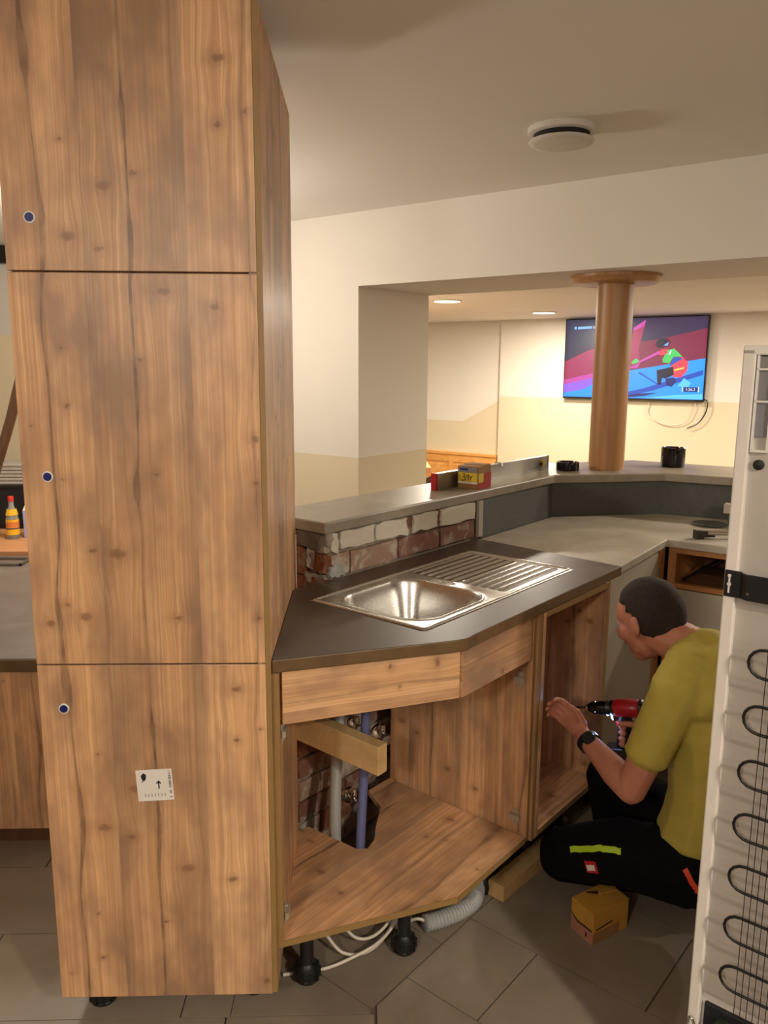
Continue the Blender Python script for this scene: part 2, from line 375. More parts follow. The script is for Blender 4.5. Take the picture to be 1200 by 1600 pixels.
# floor: base slab with each tile laid on it
floor = struct(box('floor', (-4.2, 6.0, -3.2, 10.5, -0.06, -0.006), 'grout'))
def tile(poly):
    g = .0022
    cx = sum(p[0] for p in poly)/len(poly); cy = sum(p[1] for p in poly)/len(poly)
    def ins(p):
        d = math.hypot(p[0]-cx, p[1]-cy); return (p[0]-(p[0]-cx)*g*1.4/d, p[1]-(p[1]-cy)*g*1.4/d)
    prism('tile', [ins(p) for p in poly], -.008, 0.0, 'tile', floor)
FT = fr((.031, 1.844, 0), A48)                   # the diagonal tile field: x along the bar, y to the left
def dtile(s0, s1, t0, t1):                        # t positive to the right
    poly = [FT(s0, -t0, 0), FT(s1, -t0, 0), FT(s1, -t1, 0), FT(s0, -t1, 0)]
    tile([(p.x, p.y) for p in poly])
rows = [(.149,.468,[(0,.235),(.235,.835),(.835,1.435)]), (.468,.825,[(0,.56),(.56,1.16),(1.16,1.76)]), (.825,1.18,[(0,.3),(.3,.9),(.9,1.5)]), (1.18,1.54,[(0,.6),(.6,1.2),(1.2,1.8)])]
for s0, s1, ts in rows:
    for a, b in ts: dtile(s0, s1, a, b)
for s0, s1, ts in [(0,.32,[(-.6,0)]), (.32,.64,[(-.3,0),(-.75,-.3)]), (.64,.96,[(-.6,0)])]:
    for a, b in ts: dtile(s0, s1, a, b)
tile([(.031,1.844),(-.342,2.177),(-.342,1.831),(.031,1.831)])
tile([(.044,1.858),(.1305,1.955),(.667,1.475),(.044,1.475)]); tile([(.667,1.475),(1.2,.998),(.044,.998),(.044,1.475)])
for i in range(-6, 3):                            # tiles square to the tall cabinet, on the left and in front
    for j, (y0, y1) in enumerate(((.54,.86),(.86,1.18),(1.18,1.505),(1.505,1.828))):
        x0 = i*.6-.05+(.3 if j % 2 else 0); x1 = x0+.6
        x1 = min(x1, .04); 
        if x1-x0 > .05: tile([(x0,y0),(x1,y0),(x1,y1),(x0,y1)])
for i in range(-6, 0):
    for j in range(8):
        y0 = 1.828+j*.326; x0 = i*.6-.05+(.3 if j % 2 else 0)+.18; x1 = min(x0+.6, -.34)
        if x1-x0 > .05: tile([(x0,y0),(x1,y0),(x1,y0+.326),(x0,y0+.326)])
# ceilings
FB = fr((-.007, 4.546, 0), ABm)                   # beam frame: x along the beam to the right, y away from camera
p = lambda x, y: (FB(x, y, 0).x, FB(x, y, 0).y)
kc = [(-4.2,-3.2), (6.0,-3.2), p(5.2,.02), p(-5.6,.02)]
ceil_k = struct(prism('ceiling', [(-4.2,-3.2),(6.0,-3.2),(6.0,-.5), p(5.6,.3), p(-5.4,.3),(-4.2,8)], CEIL, CEIL+.12, 'paint_ceiling'))
struct(prism('ceiling', [p(-4.5,.69), p(6.5,.69), p(6.5,5.2), p(-4.5,5.2)], FARC, FARC+.12, 'paint_bright'), 'cream ceiling of the guest room beyond the beam')
struct(prism('wall_header', [p(-3.3,0), p(6.2,0), p(6.2,.705), p(-3.3,.705)], SOF, CEIL, 'paint_white'), 'deep white beam above the bar opening')
# pier left of the opening (lower part beige)
pier = struct(prism('wall_pier', [p(-3.3,0), p(0,0), p(0,.705), p(-3.3,.705)], 1.172, SOF, 'paint_white'), 'white pier with a beige lower part left of the opening')
prism('dado_paint', [p(-3.3,0), p(0,0), p(0,.705), p(-3.3,.705)], 0, 1.172, 'paint_beige', pier)
# far wall with the television; left part slightly set back, stepped paint line
FW = fr((2.64, 7.6, 0), -37)                      # x along wall to the right, y away from camera
wf = empty('wall_far', (2.64, 7.6, 0)); struct(wf, 'cream guest room wall behind the bar with beige lower part')
def wallpoly(name, pts, y0, y1, mat):
    n = len(pts); v = [FW(x, y0, z) for x, z in pts]+[FW(x, y1, z) for x, z in pts]
    put(name, mesh(v, [tuple(range(n)), tuple(range(n, 2*n))[::-1]]+[(i, (i+1) % n, n+(i+1) % n, n+i) for i in range(n)]), wf, [mat])
wallpoly('upper_paint', [(-1.45,1.395),(4.2,1.395),(4.2,2.2),(-1.45,2.2)], 0, .2, 'paint_white')
wallpoly('lower_paint', [(-1.45,0),(4.2,0),(4.2,1.395),(-1.45,1.395)], 0, .2, 'paint_beige')
wallpoly('upper_paint', [(-4.5,1.11),(-1.91,1.11),(-1.45,1.36),(-1.45,2.2),(-4.5,2.2)], .05, .2, 'paint_white')
wallpoly('lower_paint', [(-4.5,0),(-1.45,0),(-1.45,1.36),(-1.91,1.11),(-4.5,1.11)], .05, .2, 'paint_beige')
# closing walls; unseen right and rear ones toned dark to cut bounced light
struct(box('wall_right', (4.6,4.75,-3.2,8.0,0,CEIL), 'paint_tan_low_bounce'))
struct(box('wall_behind', (-4.2,4.7,-3.2,-3.05,0,CEIL), 'paint_tan_low_bounce'))
wl = struct(box('wall_left', (-4.3,-4.15,-3.2,9.5,1.25,CEIL), 'paint_white'))
box('dado_paint', (-4.3,-4.14,-3.2,9.5,0,1.25), 'paint_beige', wl)
struct(box('wall_end', (-4.3,-1.0,9.4,9.55,0,CEIL), 'paint_white'))

# ---- bar wall of brick
W0 = Vector((-.095, 2.57, 0)); FWL = fr(W0, A48)   # x along, y away
TH = .20
wb = struct(put('wall_bar', joinm([boxm(-.01,.905,.012,TH,.94,1.143,FWL), boxm(-.165,.905,.012,TH,-.005,.94,FWL)]), None, ['mortar'], origin=W0), 'low brick wall under the bar top')
def rough_brick(x0, x1, y0, y1, z0, z1, F, amp=.004, cut=3):
    bm = bmesh.new(); bm.from_mesh(boxm(x0, x1, y0, y1, z0, z1))
    bmesh.ops.subdivide_edges(bm, edges=[e for e in bm.edges if e.calc_length() > .03], cuts=cut, use_grid_fill=True)
    for v in bm.verts:
        v.co += Vector((random.uniform(-amp,amp), random.uniform(-amp*.4,amp*.4), random.uniform(-amp,amp)))
    me = bpy.data.meshes.new('m'); bm.to_mesh(me); bm.free()
    for v in me.vertices: v.co = F(*v.co)
    return me
low = [(.0,.085,'brick_pale'),(.095,.343,'brick_pale'),(.355,.600,'brick_red'),(.614,.845,'brick_red')]
for a, b, m in low: put('brick', rough_brick(a, b, -.004, .05, .996, 1.067, FWL, .003), wb, [m], smooth=60)
upp = [(.0,.030),(.040,.21),(.222,.40),(.438,.585),(.612,.845)]
for a, b in upp: put('brick', rough_brick(a, b, -.007, .05, 1.079+random.uniform(-.006,.004), 1.141, FWL, .006), wb, ['brick_white'], smooth=60)
for a, b in [(.402,.436),(.587,.610)]: put('brick', rough_brick(a, b, 0, .05, 1.076, 1.14, FWL, .004, 2), wb, ['brick_red'], smooth=60)
# broken end of the wall: orange hollow bricks, mortar, a smear of grey filler
for (y0, y1, z0, z1, m) in [(.0,.045,1.01,1.075,'brick_orange'),(.09,.15,1.0,1.085,'brick_orange'),(.155,.2,.99,1.08,'brick_orange'),(.085,.16,.90,.985,'brick_orange'),(.0,.08,.90,.985,'brick_orange'),(.02,.2,1.09,1.14,'mortar_dark')]:
    put('brick', rough_brick(-.035, 0, y0, y1, z0, z1, FWL, .006, 2), wb, [m], smooth=60)
for (y0, y1, z0, z1) in [(.05,.085,1.02,1.09),(.0,.13,1.078,1.098),(.01,.10,.978,1.0),(.055,.075,.90,.98),(.15,.2,1.083,1.10)]:
    put('mortar_lump', rough_brick(-.028, .0, y0, y1, z0, z1, FWL, .008, 3), wb, ['mortar'], smooth=60)
put('filler_smear', rough_brick(-.012, .065, -.010, .004, .992, 1.035, lambda x, y, z: FWL(x-(z-.99)*.6*(1 if x > .02 else 0), y, z), .006, 3), wb, ['grey_pipe'], smooth=60)
# bricks of the lower wall seen through the open cabinet
for j in range(12):
    z0 = .02+j*.077
    for i in range(6):
        x0 = -.44+i*.255-(.127 if j % 2 else 0)
        a, b = max(x0, -.16), min(x0+.243, .9)
        if b-a < .05: continue
        put('brick', rough_brick(a, b, -.002, .04, z0, z0+.066, FWL, .004, 2), wb, [random.choice(['brick_orange','brick_red','brick_pale'])], smooth=60)
# bar wall, second and third run clad in grey board
WB1 = FWL(.905,0,0); C1 = Vector((.925,3.745,0)); C2 = Vector((1.485,3.825,0)); C3 = Vector((2.3,3.33,0))
def run(a, b, th, z0, z1): 
    d = (b-a).normalized(); n = Vector((-d.y, d.x, 0))
    return [(q.x, q.y) for q in (a, b, b+n*th, a+n*th)]
wc = struct(prism('wall_cladding', [(.507,3.243),(.925,3.745),(1.485,3.825),(2.3,3.33),(2.38,3.47),(1.52,3.985),(.86,3.90),(.38,3.37)], -.004, 1.143, 'cladding_grey'), 'grey clad bar wall behind the pale worktop')
box('edge_strip', (.872,.902,-.010,.004,.992,1.143), 'old_panel', wb, F=FWL)

# ---- bar top
bt_poly = [(-.112,2.530), (.923,3.711), (1.482,3.790), (2.35,3.27), (2.58,3.60), (1.52,4.35), (1.19,4.255), (1.0,4.22), (-.337,2.742)]
tag(prism('bar_top', bt_poly, 1.145, 1.185, 'bar_stone', bevel=.006), 'raised grey stone-look bar top on the brick wall', 'bar top')

# ================================================================== CABINETS
DY = 1.8
tc = tag(empty('tall_cabinet', (-.4925, 2.15, 0)), 'tall rustic wood cabinet with three doors on the left', 'cabinet')
XL, XR = -.761, -.224
UO = (.761, 0)
box('carcass', (XL+.002, XR-.02, DY+.021, 2.57, .105, 2.425), 'wood_decor', tc, grain=(0,0,1), off=UO)
box('side_panel', (XR-.018, XR+.012, DY+.004, 2.575, .095, 2.430), 'wood_decor', tc, grain=(0,0,1), off=(.3,.4), bevel=.001)
box('edge_band', (XR+.0005, XR+.0125, DY+.001, DY+.0045, .095, 2.430), 'wood_edge', tc)
box('back_edge', (XR-.012, XR+.014, 2.576, 2.582, .90, 1.135), 'white_plastic', tc)
doors = []
for z0, z1 in ((.091,.9855),(.9895,1.880),(1.884,2.428)):
    d = box('door', (XL, XR, DY, DY+.019, z0, z1), 'wood_decor', tc, grain=(0,0,1), off=UO, bevel=.0012); doors.append(d)
    zk = {.091:.878, .9895:1.435, 1.884:1.993}[z0]
    me = joinm([(lathem([(.0,0),(.0125,0),(.0125,.0022),(.011,.003),(.0,.003)], (XL+.057, DY, zk), 24, (0,-1,0)), 0), (lathem([(.0,.0025),(.0098,.0025),(.0092,.0042),(.0,.0042)], (XL+.057, DY, zk), 24, (0,-1,0)), 1)])
    k = put('hole_plug', me, d, ['white_plastic','blue_plastic'], smooth=40); k['label'] = 'blue round plug in a white ring'
# paper sticker on the lowest door
ca, sa = math.cos(math.radians(3)), math.sin(math.radians(3))
F3 = lambda x, y, dz: Vector((-.4985+x*ca-y*sa, DY-.0004-dz, .678+x*sa+y*ca))
st = put('sticker', flatm([(-.0435,-.041),(.0435,-.041),(.0435,.041),(-.0435,.041)], F3, .0004), doors[0], ['paper_white']); st['label'] = 'white paper delivery sticker with arrow and barcode'
bl = [(flatm([(-.030,.016),(-.024,.012),(-.020,.018),(-.019,.028),(-.025,.033),(-.032,.026)], lambda x,y,d: F3(x,y,d+.0005), .0003), 0), (flatm([(-.031,.008),(-.029,.008),(-.024,.016),(-.027,.016)], lambda x,y,d: F3(x,y,d+.0005), .0003), 0),
      (flatm([(.008,-.010),(.011,-.010),(.011,.005),(.015,.002),(.015,.006),(.0095,.012),(.004,.006),(.004,.002),(.008,.005)], lambda x,y,d: F3(x,y,d+.0005), .0003), 0)]
for i in range(14):
    a = .036-i*.0052; h = random.uniform(.0015,.0044)
    if i in (9, 12): continue
    bl.append((flatm([(.034,a-h),(.040,a-h),(.040,a),(.034,a)], lambda x,y,d: F3(x,y,d+.0005), .0003), 1))
for i in range(7):
    x = -.026+i*.008
    bl.append((flatm([(x,-.030),(x+.0016,-.030),(x+.0016,-.020-random.random()*.006),(x,-.022)], lambda x,y,d: F3(x,y,d+.0005), .0003), 1))
for nm_, idx in (('drawing', (0, 1)), ('arrow', (2,)), ('barcode', tuple(range(3, len(bl))))):
    o_ = put(nm_, joinm([bl[i] for i in idx]), doors[0], ['print_black','print_grey'])
def cab_foot(name_parent, x, y, ztop):
    q = [(0,0),(.032,0),(.034,.006),(.031,.012),(.036,.014),(.037,.03),(.033,.042),(.021,.050),(.019,.054),(.019,ztop-.03),(.026,ztop-.026),(.03,ztop),(0,ztop)]
    m1 = lathem(q, (x, y, 0), 20)
    ms = [m1]
    for i in range(10):
        a = i*math.pi/5; ms.append(boxm(.030,.0385,-.0035,.0035,.008,.036, fr((x,y,0), math.degrees(a))))
    return put('foot', joinm(ms), name_parent, ['black_plastic'], smooth=35)
for x, y in ((-.69,1.9),(-.29,1.93),(-.69,2.5),(-.29,2.5)): cab_foot(tc, x, y, .105)

# ---- sink base cabinet (open, doors off)
ZB = .21
sc = tag(empty('sink_cabinet', (.1, 2.2, 0)), 'open wood sink cabinet with bent front beside the tall cabinet', 'cabinet')
# bottom panel with a cut-out for the pipes (the notch is open to the wall)
bp = [(-.196,1.822),(.272,1.982),(.520,2.262),(.108,2.640),(.03,2.555),(.07,2.45),(.052,2.33),(.046,2.262),(.024,2.214),(-.012,2.216),(-.165,2.338),(-.196,2.31)]
bot = prism('bottom_panel', bp, ZB, ZB+.018, 'wood_decor', sc, grain=(UX,UY,0), off=(.18,.35))
me = joinm([boxm(0, math.hypot(.468,.16), -.0025, 0, ZB, ZB+.018, fr((-.196,1.822,0), math.degrees(math.atan2(.16,.468)))), boxm(0, math.hypot(.248,.28), -.0025, 0, ZB, ZB+.018, fr((.272,1.982,0), math.degrees(math.atan2(.28,.248))))])
put('edge_band', me, sc, ['wood_edge'])
box('side_panel', (-.2105,-.195,1.822,2.31,ZB,.955), 'wood_decor', sc, grain=(0,0,1), off=(.45,.2))
box('edge_band', (-.2115,-.195,1.818,1.822,ZB,.955), 'wood_edge', sc)
FR_ = fr((.524,2.268,0), 138.2)
rp = box('side_panel', (0,.556,-.018,0,ZB,.955), 'wood_decor', sc, F=FR_, grain=(0,0,1), off=(.12,.1))
box('edge_band', (-.002,0,-.018,0,ZB,.955), 'wood_edge', sc, F=FR_)
box('back_edge', (-.215,-.205,2.313,2.318,ZB,.95), 'white_plastic', sc)
# front rail, bent
a1 = math.degrees(math.atan2(.16,.47))
box('front_rail', (.018,.4965,0,.018,.818,.955), 'wood_decor', sc, F=fr((-.205,1.822,0), a1), grain=(math.cos(math.radians(a1)), math.sin(math.radians(a1)),0), off=(.3,.1), bevel=.001)
box('front_rail', (0,.368,0,.018,.818,.955), 'wood_decor', sc, F=fr((.2735,1.984,0), A48+.3), grain=(UX,UY,0), off=(.07,.62), bevel=.001)
def hinge(F, parent):
    ms = [boxm(-.010,.010,-.0035,.0,-.026,.026,F), boxm(-.016,.020,-.012,-.003,-.008,.008,F)]
    for z in (-.019,.019): ms.append(lathem([(0,0),(.0045,0),(.0045,.004),(0,.005)], F(0,-.003,z), 10, F(0,-1,0)-F(0,0,0)))
    put('hinge_plate', joinm(ms), parent, ['hinge_metal'], smooth=30)
for z in (.743,.263+.02):
    hinge(fr(FR_(.04,0,z), 138.2+180), sc)
for z in (.79,.29):
    hinge(fr((-.194,1.848,z), 90), sc)
for x, y in ((-.147,1.960),(.130,2.065),(.40,2.33),(-.16,2.28),(.13,2.55)): cab_foot(sc, x, y, ZB)

# ---- second base cabinet, open
F2 = fr((.532,2.262,0), A48)                       # x along front, y into the cabinet
c2 = tag(empty('base_cabinet', F2(.24,.28,0)), 'open dark base cabinet right of the sink cabinet', 'cabinet')
for x0, x1 in ((.012,.030),(.488,.506)):
    box('side_panel', (x0,x1,.0,.56,ZB,.955), 'wood_decor', c2, F=F2, grain=(0,0,1), off=(.2,.3))
    box('edge_band', (x0,x1,-.002,0,ZB,.955), 'wood_edge', c2, F=F2)
box('filler_strip', (.031,.048,-.004,.03,.212,.955), 'wood_decor', c2, F=F2, grain=(0,0,1), off=(.4,.1))
box('bottom_panel', (.030,.488,.0,.56,ZB,ZB+.018), 'wood_decor', c2, F=F2, grain=(UX,UY,0))
box('edge_band', (.030,.488,-.002,.0,ZB,ZB+.018), 'wood_edge', c2, F=F2)
box('back_panel', (.030,.488,.55,.56,ZB+.018,.955), 'wood_decor', c2, F=F2, grain=(0,0,1))
box('top_rail', (.030,.488,.0,.09,.937,.955), 'wood_edge', c2, F=F2)
for x, y in ((.065,.125),(.20,.15),(.45,.12),(.06,.5),(.45,.5)):
    q = F2(x, y, 0); cab_foot(c2, q.x, q.y, ZB)

# ---- new dark worktop with a hole for the bowl
wt = [(-.2105,1.812),(.255,1.951),(.283,1.966),(.300,1.990),(.934,2.721),(.484,3.199),(-.084,2.561),(-.117,2.525),(-.166,2.502),(-.200,2.434),(-.2105,2.434)]
SC = Vector((.299,2.495,0)); SA = 48.6; FS = fr((SC.x, SC.y, .99), SA)
def rrect(cx, cy, hx, hy, r, n=8):
    out = []
    for k, (sx, sy) in enumerate(((1,1),(-1,1),(-1,-1),(1,-1))):
        for i in range(n+1):
            a = (k+i/n)*math.pi/2; out.append((cx+sx*(hx-r)+r*math.cos(a), cy+sy*(hy-r)+r*math.sin(a)))
    return out
def slab_hole(outer, hole, z0, z1):
    bm = bmesh.new()
    def ring(pts, z):
        vs = [bm.verts.new((x, y, z)) for x, y in pts]
        return vs, [bm.edges.new((vs[i], vs[(i+1) % len(vs)])) for i in range(len(vs))]
    rings = {}
    for z in (z0, z1):
        vo, eo = ring(outer, z); vh, eh = ring(hole, z); rings[z] = (vo, vh)
        bmesh.ops.triangle_fill(bm, edges=eo+eh, use_beauty=True)
    for k in (0, 1):
        a, b = rings[z0][k], rings[z1][k]
        for i in range(len(a)): bm.faces.new((a[i], a[(i+1) % len(a)], b[(i+1) % len(a)], b[i]))
    bmesh.ops.recalc_face_normals(bm, faces=bm.faces)
    me = bpy.data.meshes.new('m'); bm.to_mesh(me); bm.free(); return me
hole = [(FS(x, y, 0).x, FS(x, y, 0).y) for x, y in rrect(-.215,-.010,.185,.178,.085)]
me = slab_hole(wt, hole, .957, .990)
for pl in me.polygons:
    if abs(pl.normal.z) < .5: pl.material_index = 1
wto = tag(put('worktop', me, None, ['worktop_dark','worktop_edge'], origin=(.3,2.4,.957)), 'dark brown worktop holding the steel sink', 'worktop')
b = wto.modifiers.new('bevel','BEVEL'); b.width = .0025; b.segments = 2; b.limit_method = 'ANGLE'
# ---- stainless sink, pressed from one sheet
sk = tag(empty('kitchen_sink', (SC.x, SC.y, .99)), 'stainless steel sink with bowl and ribbed drainer', 'sink')
LX, LY = .435, .2175
def sstep(a, b, x):
    x = min(1, max(0, (x-a)/(b-a))); return x*x*(3-2*x)
def rrd(x, y, cx, cy, hx, hy, r):                 # signed distance of a rounded rectangle
    qx, qy = abs(x-cx)-hx+r, abs(y-cy)-hy+r
    return math.hypot(max(qx,0), max(qy,0))+min(max(qx,qy),0)-r
def sink_h(x, y):
    e = -rrd(x, y, 0, 0, LX, LY, .018)
    h = .0005+.0045*sstep(0,.006,e)-.0030*sstep(.012,.020,e)
    d = rrd(x, y, -.215, -.010, .175, .168, .085)
    h += .0028*math.exp(-((d-.006)/.006)**2)
    h -= .150*sstep(.004,-.052,d)**.8+ (.006*sstep(-.05,-.17,d))
    dd = rrd(x, y, .215, .0, .195, .185, .02)
    if dd < 0:
        rib = (y+.185)/.370*11; fr_ = abs((rib % 1)-.5)*2
        edge = sstep(0,.012,-dd)
        h += -.0035*edge+.0052*edge*sstep(.25,.75,fr_)*sstep(.0,.03,-dd)
    ov = rrd(x, y, -.008, .03, .012, .045, .012)
    h += .003*sstep(.004,-.003,ov)-.004*sstep(-.005,-.008,ov)
    return h
xs = []; x = -LX
while x < LX-1e-6: xs.append(x); x += .004 if x > 0.03 else .003
xs.append(LX); ys = [-LY+i*.0025 for i in range(int(2*LY/.0025)+1)]
v = [FS(x, y, sink_h(x, y)) for x in xs for y in ys]; ny = len(ys)
f = [(i*ny+j, (i+1)*ny+j, (i+1)*ny+j+1, i*ny+j+1) for i in range(len(xs)-1) for j in range(ny-1)]
me = bpy.data.meshes.new('m'); me.from_pydata([tuple(q) for q in v], [], f)
so = put('basin', me, sk, ['steel'], smooth=180)
so.modifiers.new('thick','SOLIDIFY').thickness = -.0008
so.modifiers['thick'].offset = 1
me = joinm([lathem([(0,.0),(.022,.0),(.034,.002),(.040,.001),(.042,-.002),(0,-.004)], FS(-.215,-.010,-.153), 28)])
put('strainer', me, sk, ['chrome'], smooth=40)
me = joinm([boxm(-.004,.004,.03+k-.007,.03+k+.007,.0005,.0022,FS) for k in (-.028,0.0,.028)]); put('overflow_slots', me, sk, ['print_black'])

# ---- old pale worktop and its cabinets in the corner
ow = [(.495,3.222),(.935,2.752),(1.290,3.216),(1.95,2.69),(2.32,3.30),(1.485,3.818),(.928,3.738)]
tag(prism('pale_worktop', ow, .948, .980, 'old_stone', bevel=.004), 'pale stone-look worktop in the corner below the bar', 'worktop')
FO1 = fr((.955,2.795,0), 52.6); FO2 = fr((1.302,3.222,0), -38.5)
oc = tag(empty('corner_cabinet', (1.05,3.15,0)), 'grey panelled corner cabinet under the pale worktop', 'cabinet')
box('front_panel', (-.10,.46,0,.018,.12,.945), 'old_panel', oc, F=FO1, bevel=.001)
box('plinth', (.0,.54,.04,.058,0,.12), 'cladding_grey', oc, F=FO1)
box('corner_post', (.470,.540,-.004,.026,.10,.946), 'wood_frame_old', oc, F=FO1)
box('latch', (.452,.462,-.008,.0,.84,.87), 'metal_dull', oc, F=FO1)
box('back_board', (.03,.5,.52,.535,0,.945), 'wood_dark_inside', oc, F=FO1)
dc = tag(empty('drawer_cabinet', FO2(.4,.3,0)), 'wood framed cabinet with an empty drawer slot behind the fridge', 'cabinet')
for b_ in ((.0,.032,.0,.5,.10,.946),(.52,.55,.0,.5,.10,.946)): box('side_panel', b_, 'wood_frame_old', dc, F=FO2)
box('rail', (.032,.52,.0,.03,.925,.946), 'wood_frame_old', dc, F=FO2)
box('rail', (.032,.52,.0,.03,.775,.795), 'wood_frame_old', dc, F=FO2)
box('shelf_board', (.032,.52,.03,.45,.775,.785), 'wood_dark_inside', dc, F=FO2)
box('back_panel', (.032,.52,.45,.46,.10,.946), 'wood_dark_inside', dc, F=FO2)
box('front_panel', (.02,.53,-.006,.0,.12,.772), 'old_panel', dc, F=FO2)
tube('runner', [FO2(.05,.06,.80), FO2(.14,.30,.86)], .006, 'black_plastic', dc, sub=0)

# ================================================================== COLUMN, TV, CEILING FITTINGS
cx, cy = 1.245, 3.955
co = tag(empty('round_column', (cx, cy, 1.185)), 'round wooden column standing on the bar top', 'column')
lathe('shaft', [(0,0),(.087,0),(.087,.915),(0,.915)], (cx,cy,1.185), 'wood_column', co, 40)
ring = lathe('ceiling_ring', [(0,0),(.188,0),(.198,.004),(.206,.02),(.213,.026),(.213,.04),(0,.04)], (cx,cy,SOF-.041), 'wood_column', co, 48, smooth=30)
# ceiling vent
vc = tag(empty('ceiling_vent', (.714,2.98,CEIL-.05)), 'round white ceiling vent with dark gap', 'vent')
lathe('collar', [(0,.0),(.112,.0),(.118,.004),(.118,.022),(0,.022)], (.714,2.98,CEIL-.022), 'vent_white', vc, 40)
lathe('neck', [(0,0),(.098,0),(.098,.024),(0,.024)], (.714,2.98,CEIL-.044), 'vent_gap', vc, 40)
lathe('disc', [(0,0),(.085,.001),(.110,.006),(.115,.012),(.112,.016),(0,.016)], (.714,2.98,CEIL-.058), 'vent_white', vc, 40)
# recessed lamps of the guest room
def downlight(x, y, label, FARC=FARC, FAR_SPOT=FAR_SPOT):
    d = tag(empty('recessed_lamp', (x,y,FARC-.012)), label, 'lamp', 'recessed ceiling lamps')
    lathe('trim_ring', [(.098,0),(.108,.002),(.110,.011),(.098,.011)], (x,y,FARC-.011), 'white_plastic', d, 32, closed=True)
    lathe('diffuser', [(0,0),(.097,0),(.097,.006),(0,.006)], (x,y,FARC-.0085), 'lamp_glow', d, 32)
    l = bpy.data.lights.new('downlight','AREA'); l.shape = 'DISK'; l.size = .19; l.energy = FAR_SPOT; l.color = (1.0,.885,.73)
    lo = bpy.data.objects.new('downlight', l); COL.objects.link(lo); lo.parent = d; lo.location = (0,0,-.004)
downlight(.652,6.079,'lit recessed ceiling lamp nearer the white pier')
downlight(1.639,7.224,'lit recessed ceiling lamp left of the television')
for (x, y), lab in (((3.25,5.35),'lit recessed ceiling lamp near the right wall of the guest room'), ((3.05,3.95),'lit recessed ceiling lamp over the right end of the bar'), ((4.1,4.6),'lit recessed ceiling lamp in the far right corner'), ((-1.0,7.4),'lit recessed ceiling lamp behind the white pier')): downlight(x, y, lab)
downlight(*KITCHEN_DOWN[0], 'lit recessed ceiling lamp in the kitchen', CEIL, KITCHEN_DOWN[1])
# television on the far wall
tv = tag(empty('television', FW(-.036,-.03,1.39)), 'flat television showing a ski race on the far wall', 'television')
TX0, TX1, TZ0, TZ1 = -.715, .640, 1.395, 2.165
box('housing', (TX0,TX1,-.055,-.012,TZ0,TZ1), 'black_gloss', tv, F=FW, bevel=.003)
SX0, SX1, SZ0, SZ1 = TX0+.010, TX1-.010, TZ0+.018, TZ1-.010
TS = lambda dz: (lambda x, y, d: FW(SX0+x*(SX1-SX0), -.0556-dz-d, SZ0+y*(SZ1-SZ0)))
emit('tv_dark', rgb(58,42,70), 1.0); emit('tv_slate', rgb(44,46,72), 1.0); emit('tv_maroon', rgb(140,34,62), 1.0); emit('tv_wine', rgb(172,40,88), 1.1); emit('tv_pink', rgb(206,70,170), 1.1); emit('tv_violet', rgb(150,96,228), 1.2)
emit('tv_blue', rgb(28,140,255), 1.5); emit('tv_blue_dark', rgb(24,78,190), 1.1); emit('tv_navy', rgb(20,28,110), 1.0); emit('tv_sky', rgb(84,182,255), 1.5); emit('tv_white', rgb(235,240,255), 1.3); emit('tv_green', rgb(70,200,90), 1.2); emit('tv_red', rgb(255,60,70), 1.4); emit('tv_black', rgb(26,18,40), .8); emit('tv_yellow', rgb(255,210,80), 1.3); emit('tv_logo', rgb(120,180,255), 1.3)
pic = [('tv_dark',[(0,0),(1,0),(1,1),(0,1)]),
 ('tv_slate',[(0,.50),(.17,.66),(.40,.80),(.50,1),(0,1)]),
 ('tv_wine',[(0,.20),(0,.46),(.17,.60),(.36,.70),(.44,.30)]),
 ('tv_maroon',[(.36,.22),(.36,.66),(.70,.74),(1,.86),(1,.40),(.8,.34)]),
 ('tv_wine',[(.46,.36),(.50,.88),(.585,.98),(.545,.62),(.56,.44)]),
 ('tv_pink',[(.50,.88),(.585,.98),(.575,.90),(.50,.845)]), ('tv_pink',[(.47,.375),(.545,.38),(.56,.44),(.53,.42)]),
 ('tv_pink',[(0,.16),(0,.22),(.34,.36),(.34,.29)]), ('tv_violet',[(0,0),(0,.16),(.36,.31),(.36,.12),(.15,.10)]),
 ('tv_blue',[(0,0),(.45,0),(.36,.30),(.15,.10),(0,.05)]), ('tv_blue',[(.30,0),(1,0),(1,.50),(.83,.45),(.44,.335),(.34,.29)]),
 ('tv_blue_dark',[(.44,.06),(.60,.13),(.99,.36),(.99,.30),(.66,.10),(.50,.03)]), ('tv_navy',[(.44,.02),(.55,.06),(.70,.075),(.60,.03),(.45,0.0)]), ('tv_sky',[(.60,.005),(1,.005),(1,.07),(.8,.05)]),
 ('tv_blue_dark',[(.55,.32),(.565,.33),(.70,.18),(.685,.18)])]
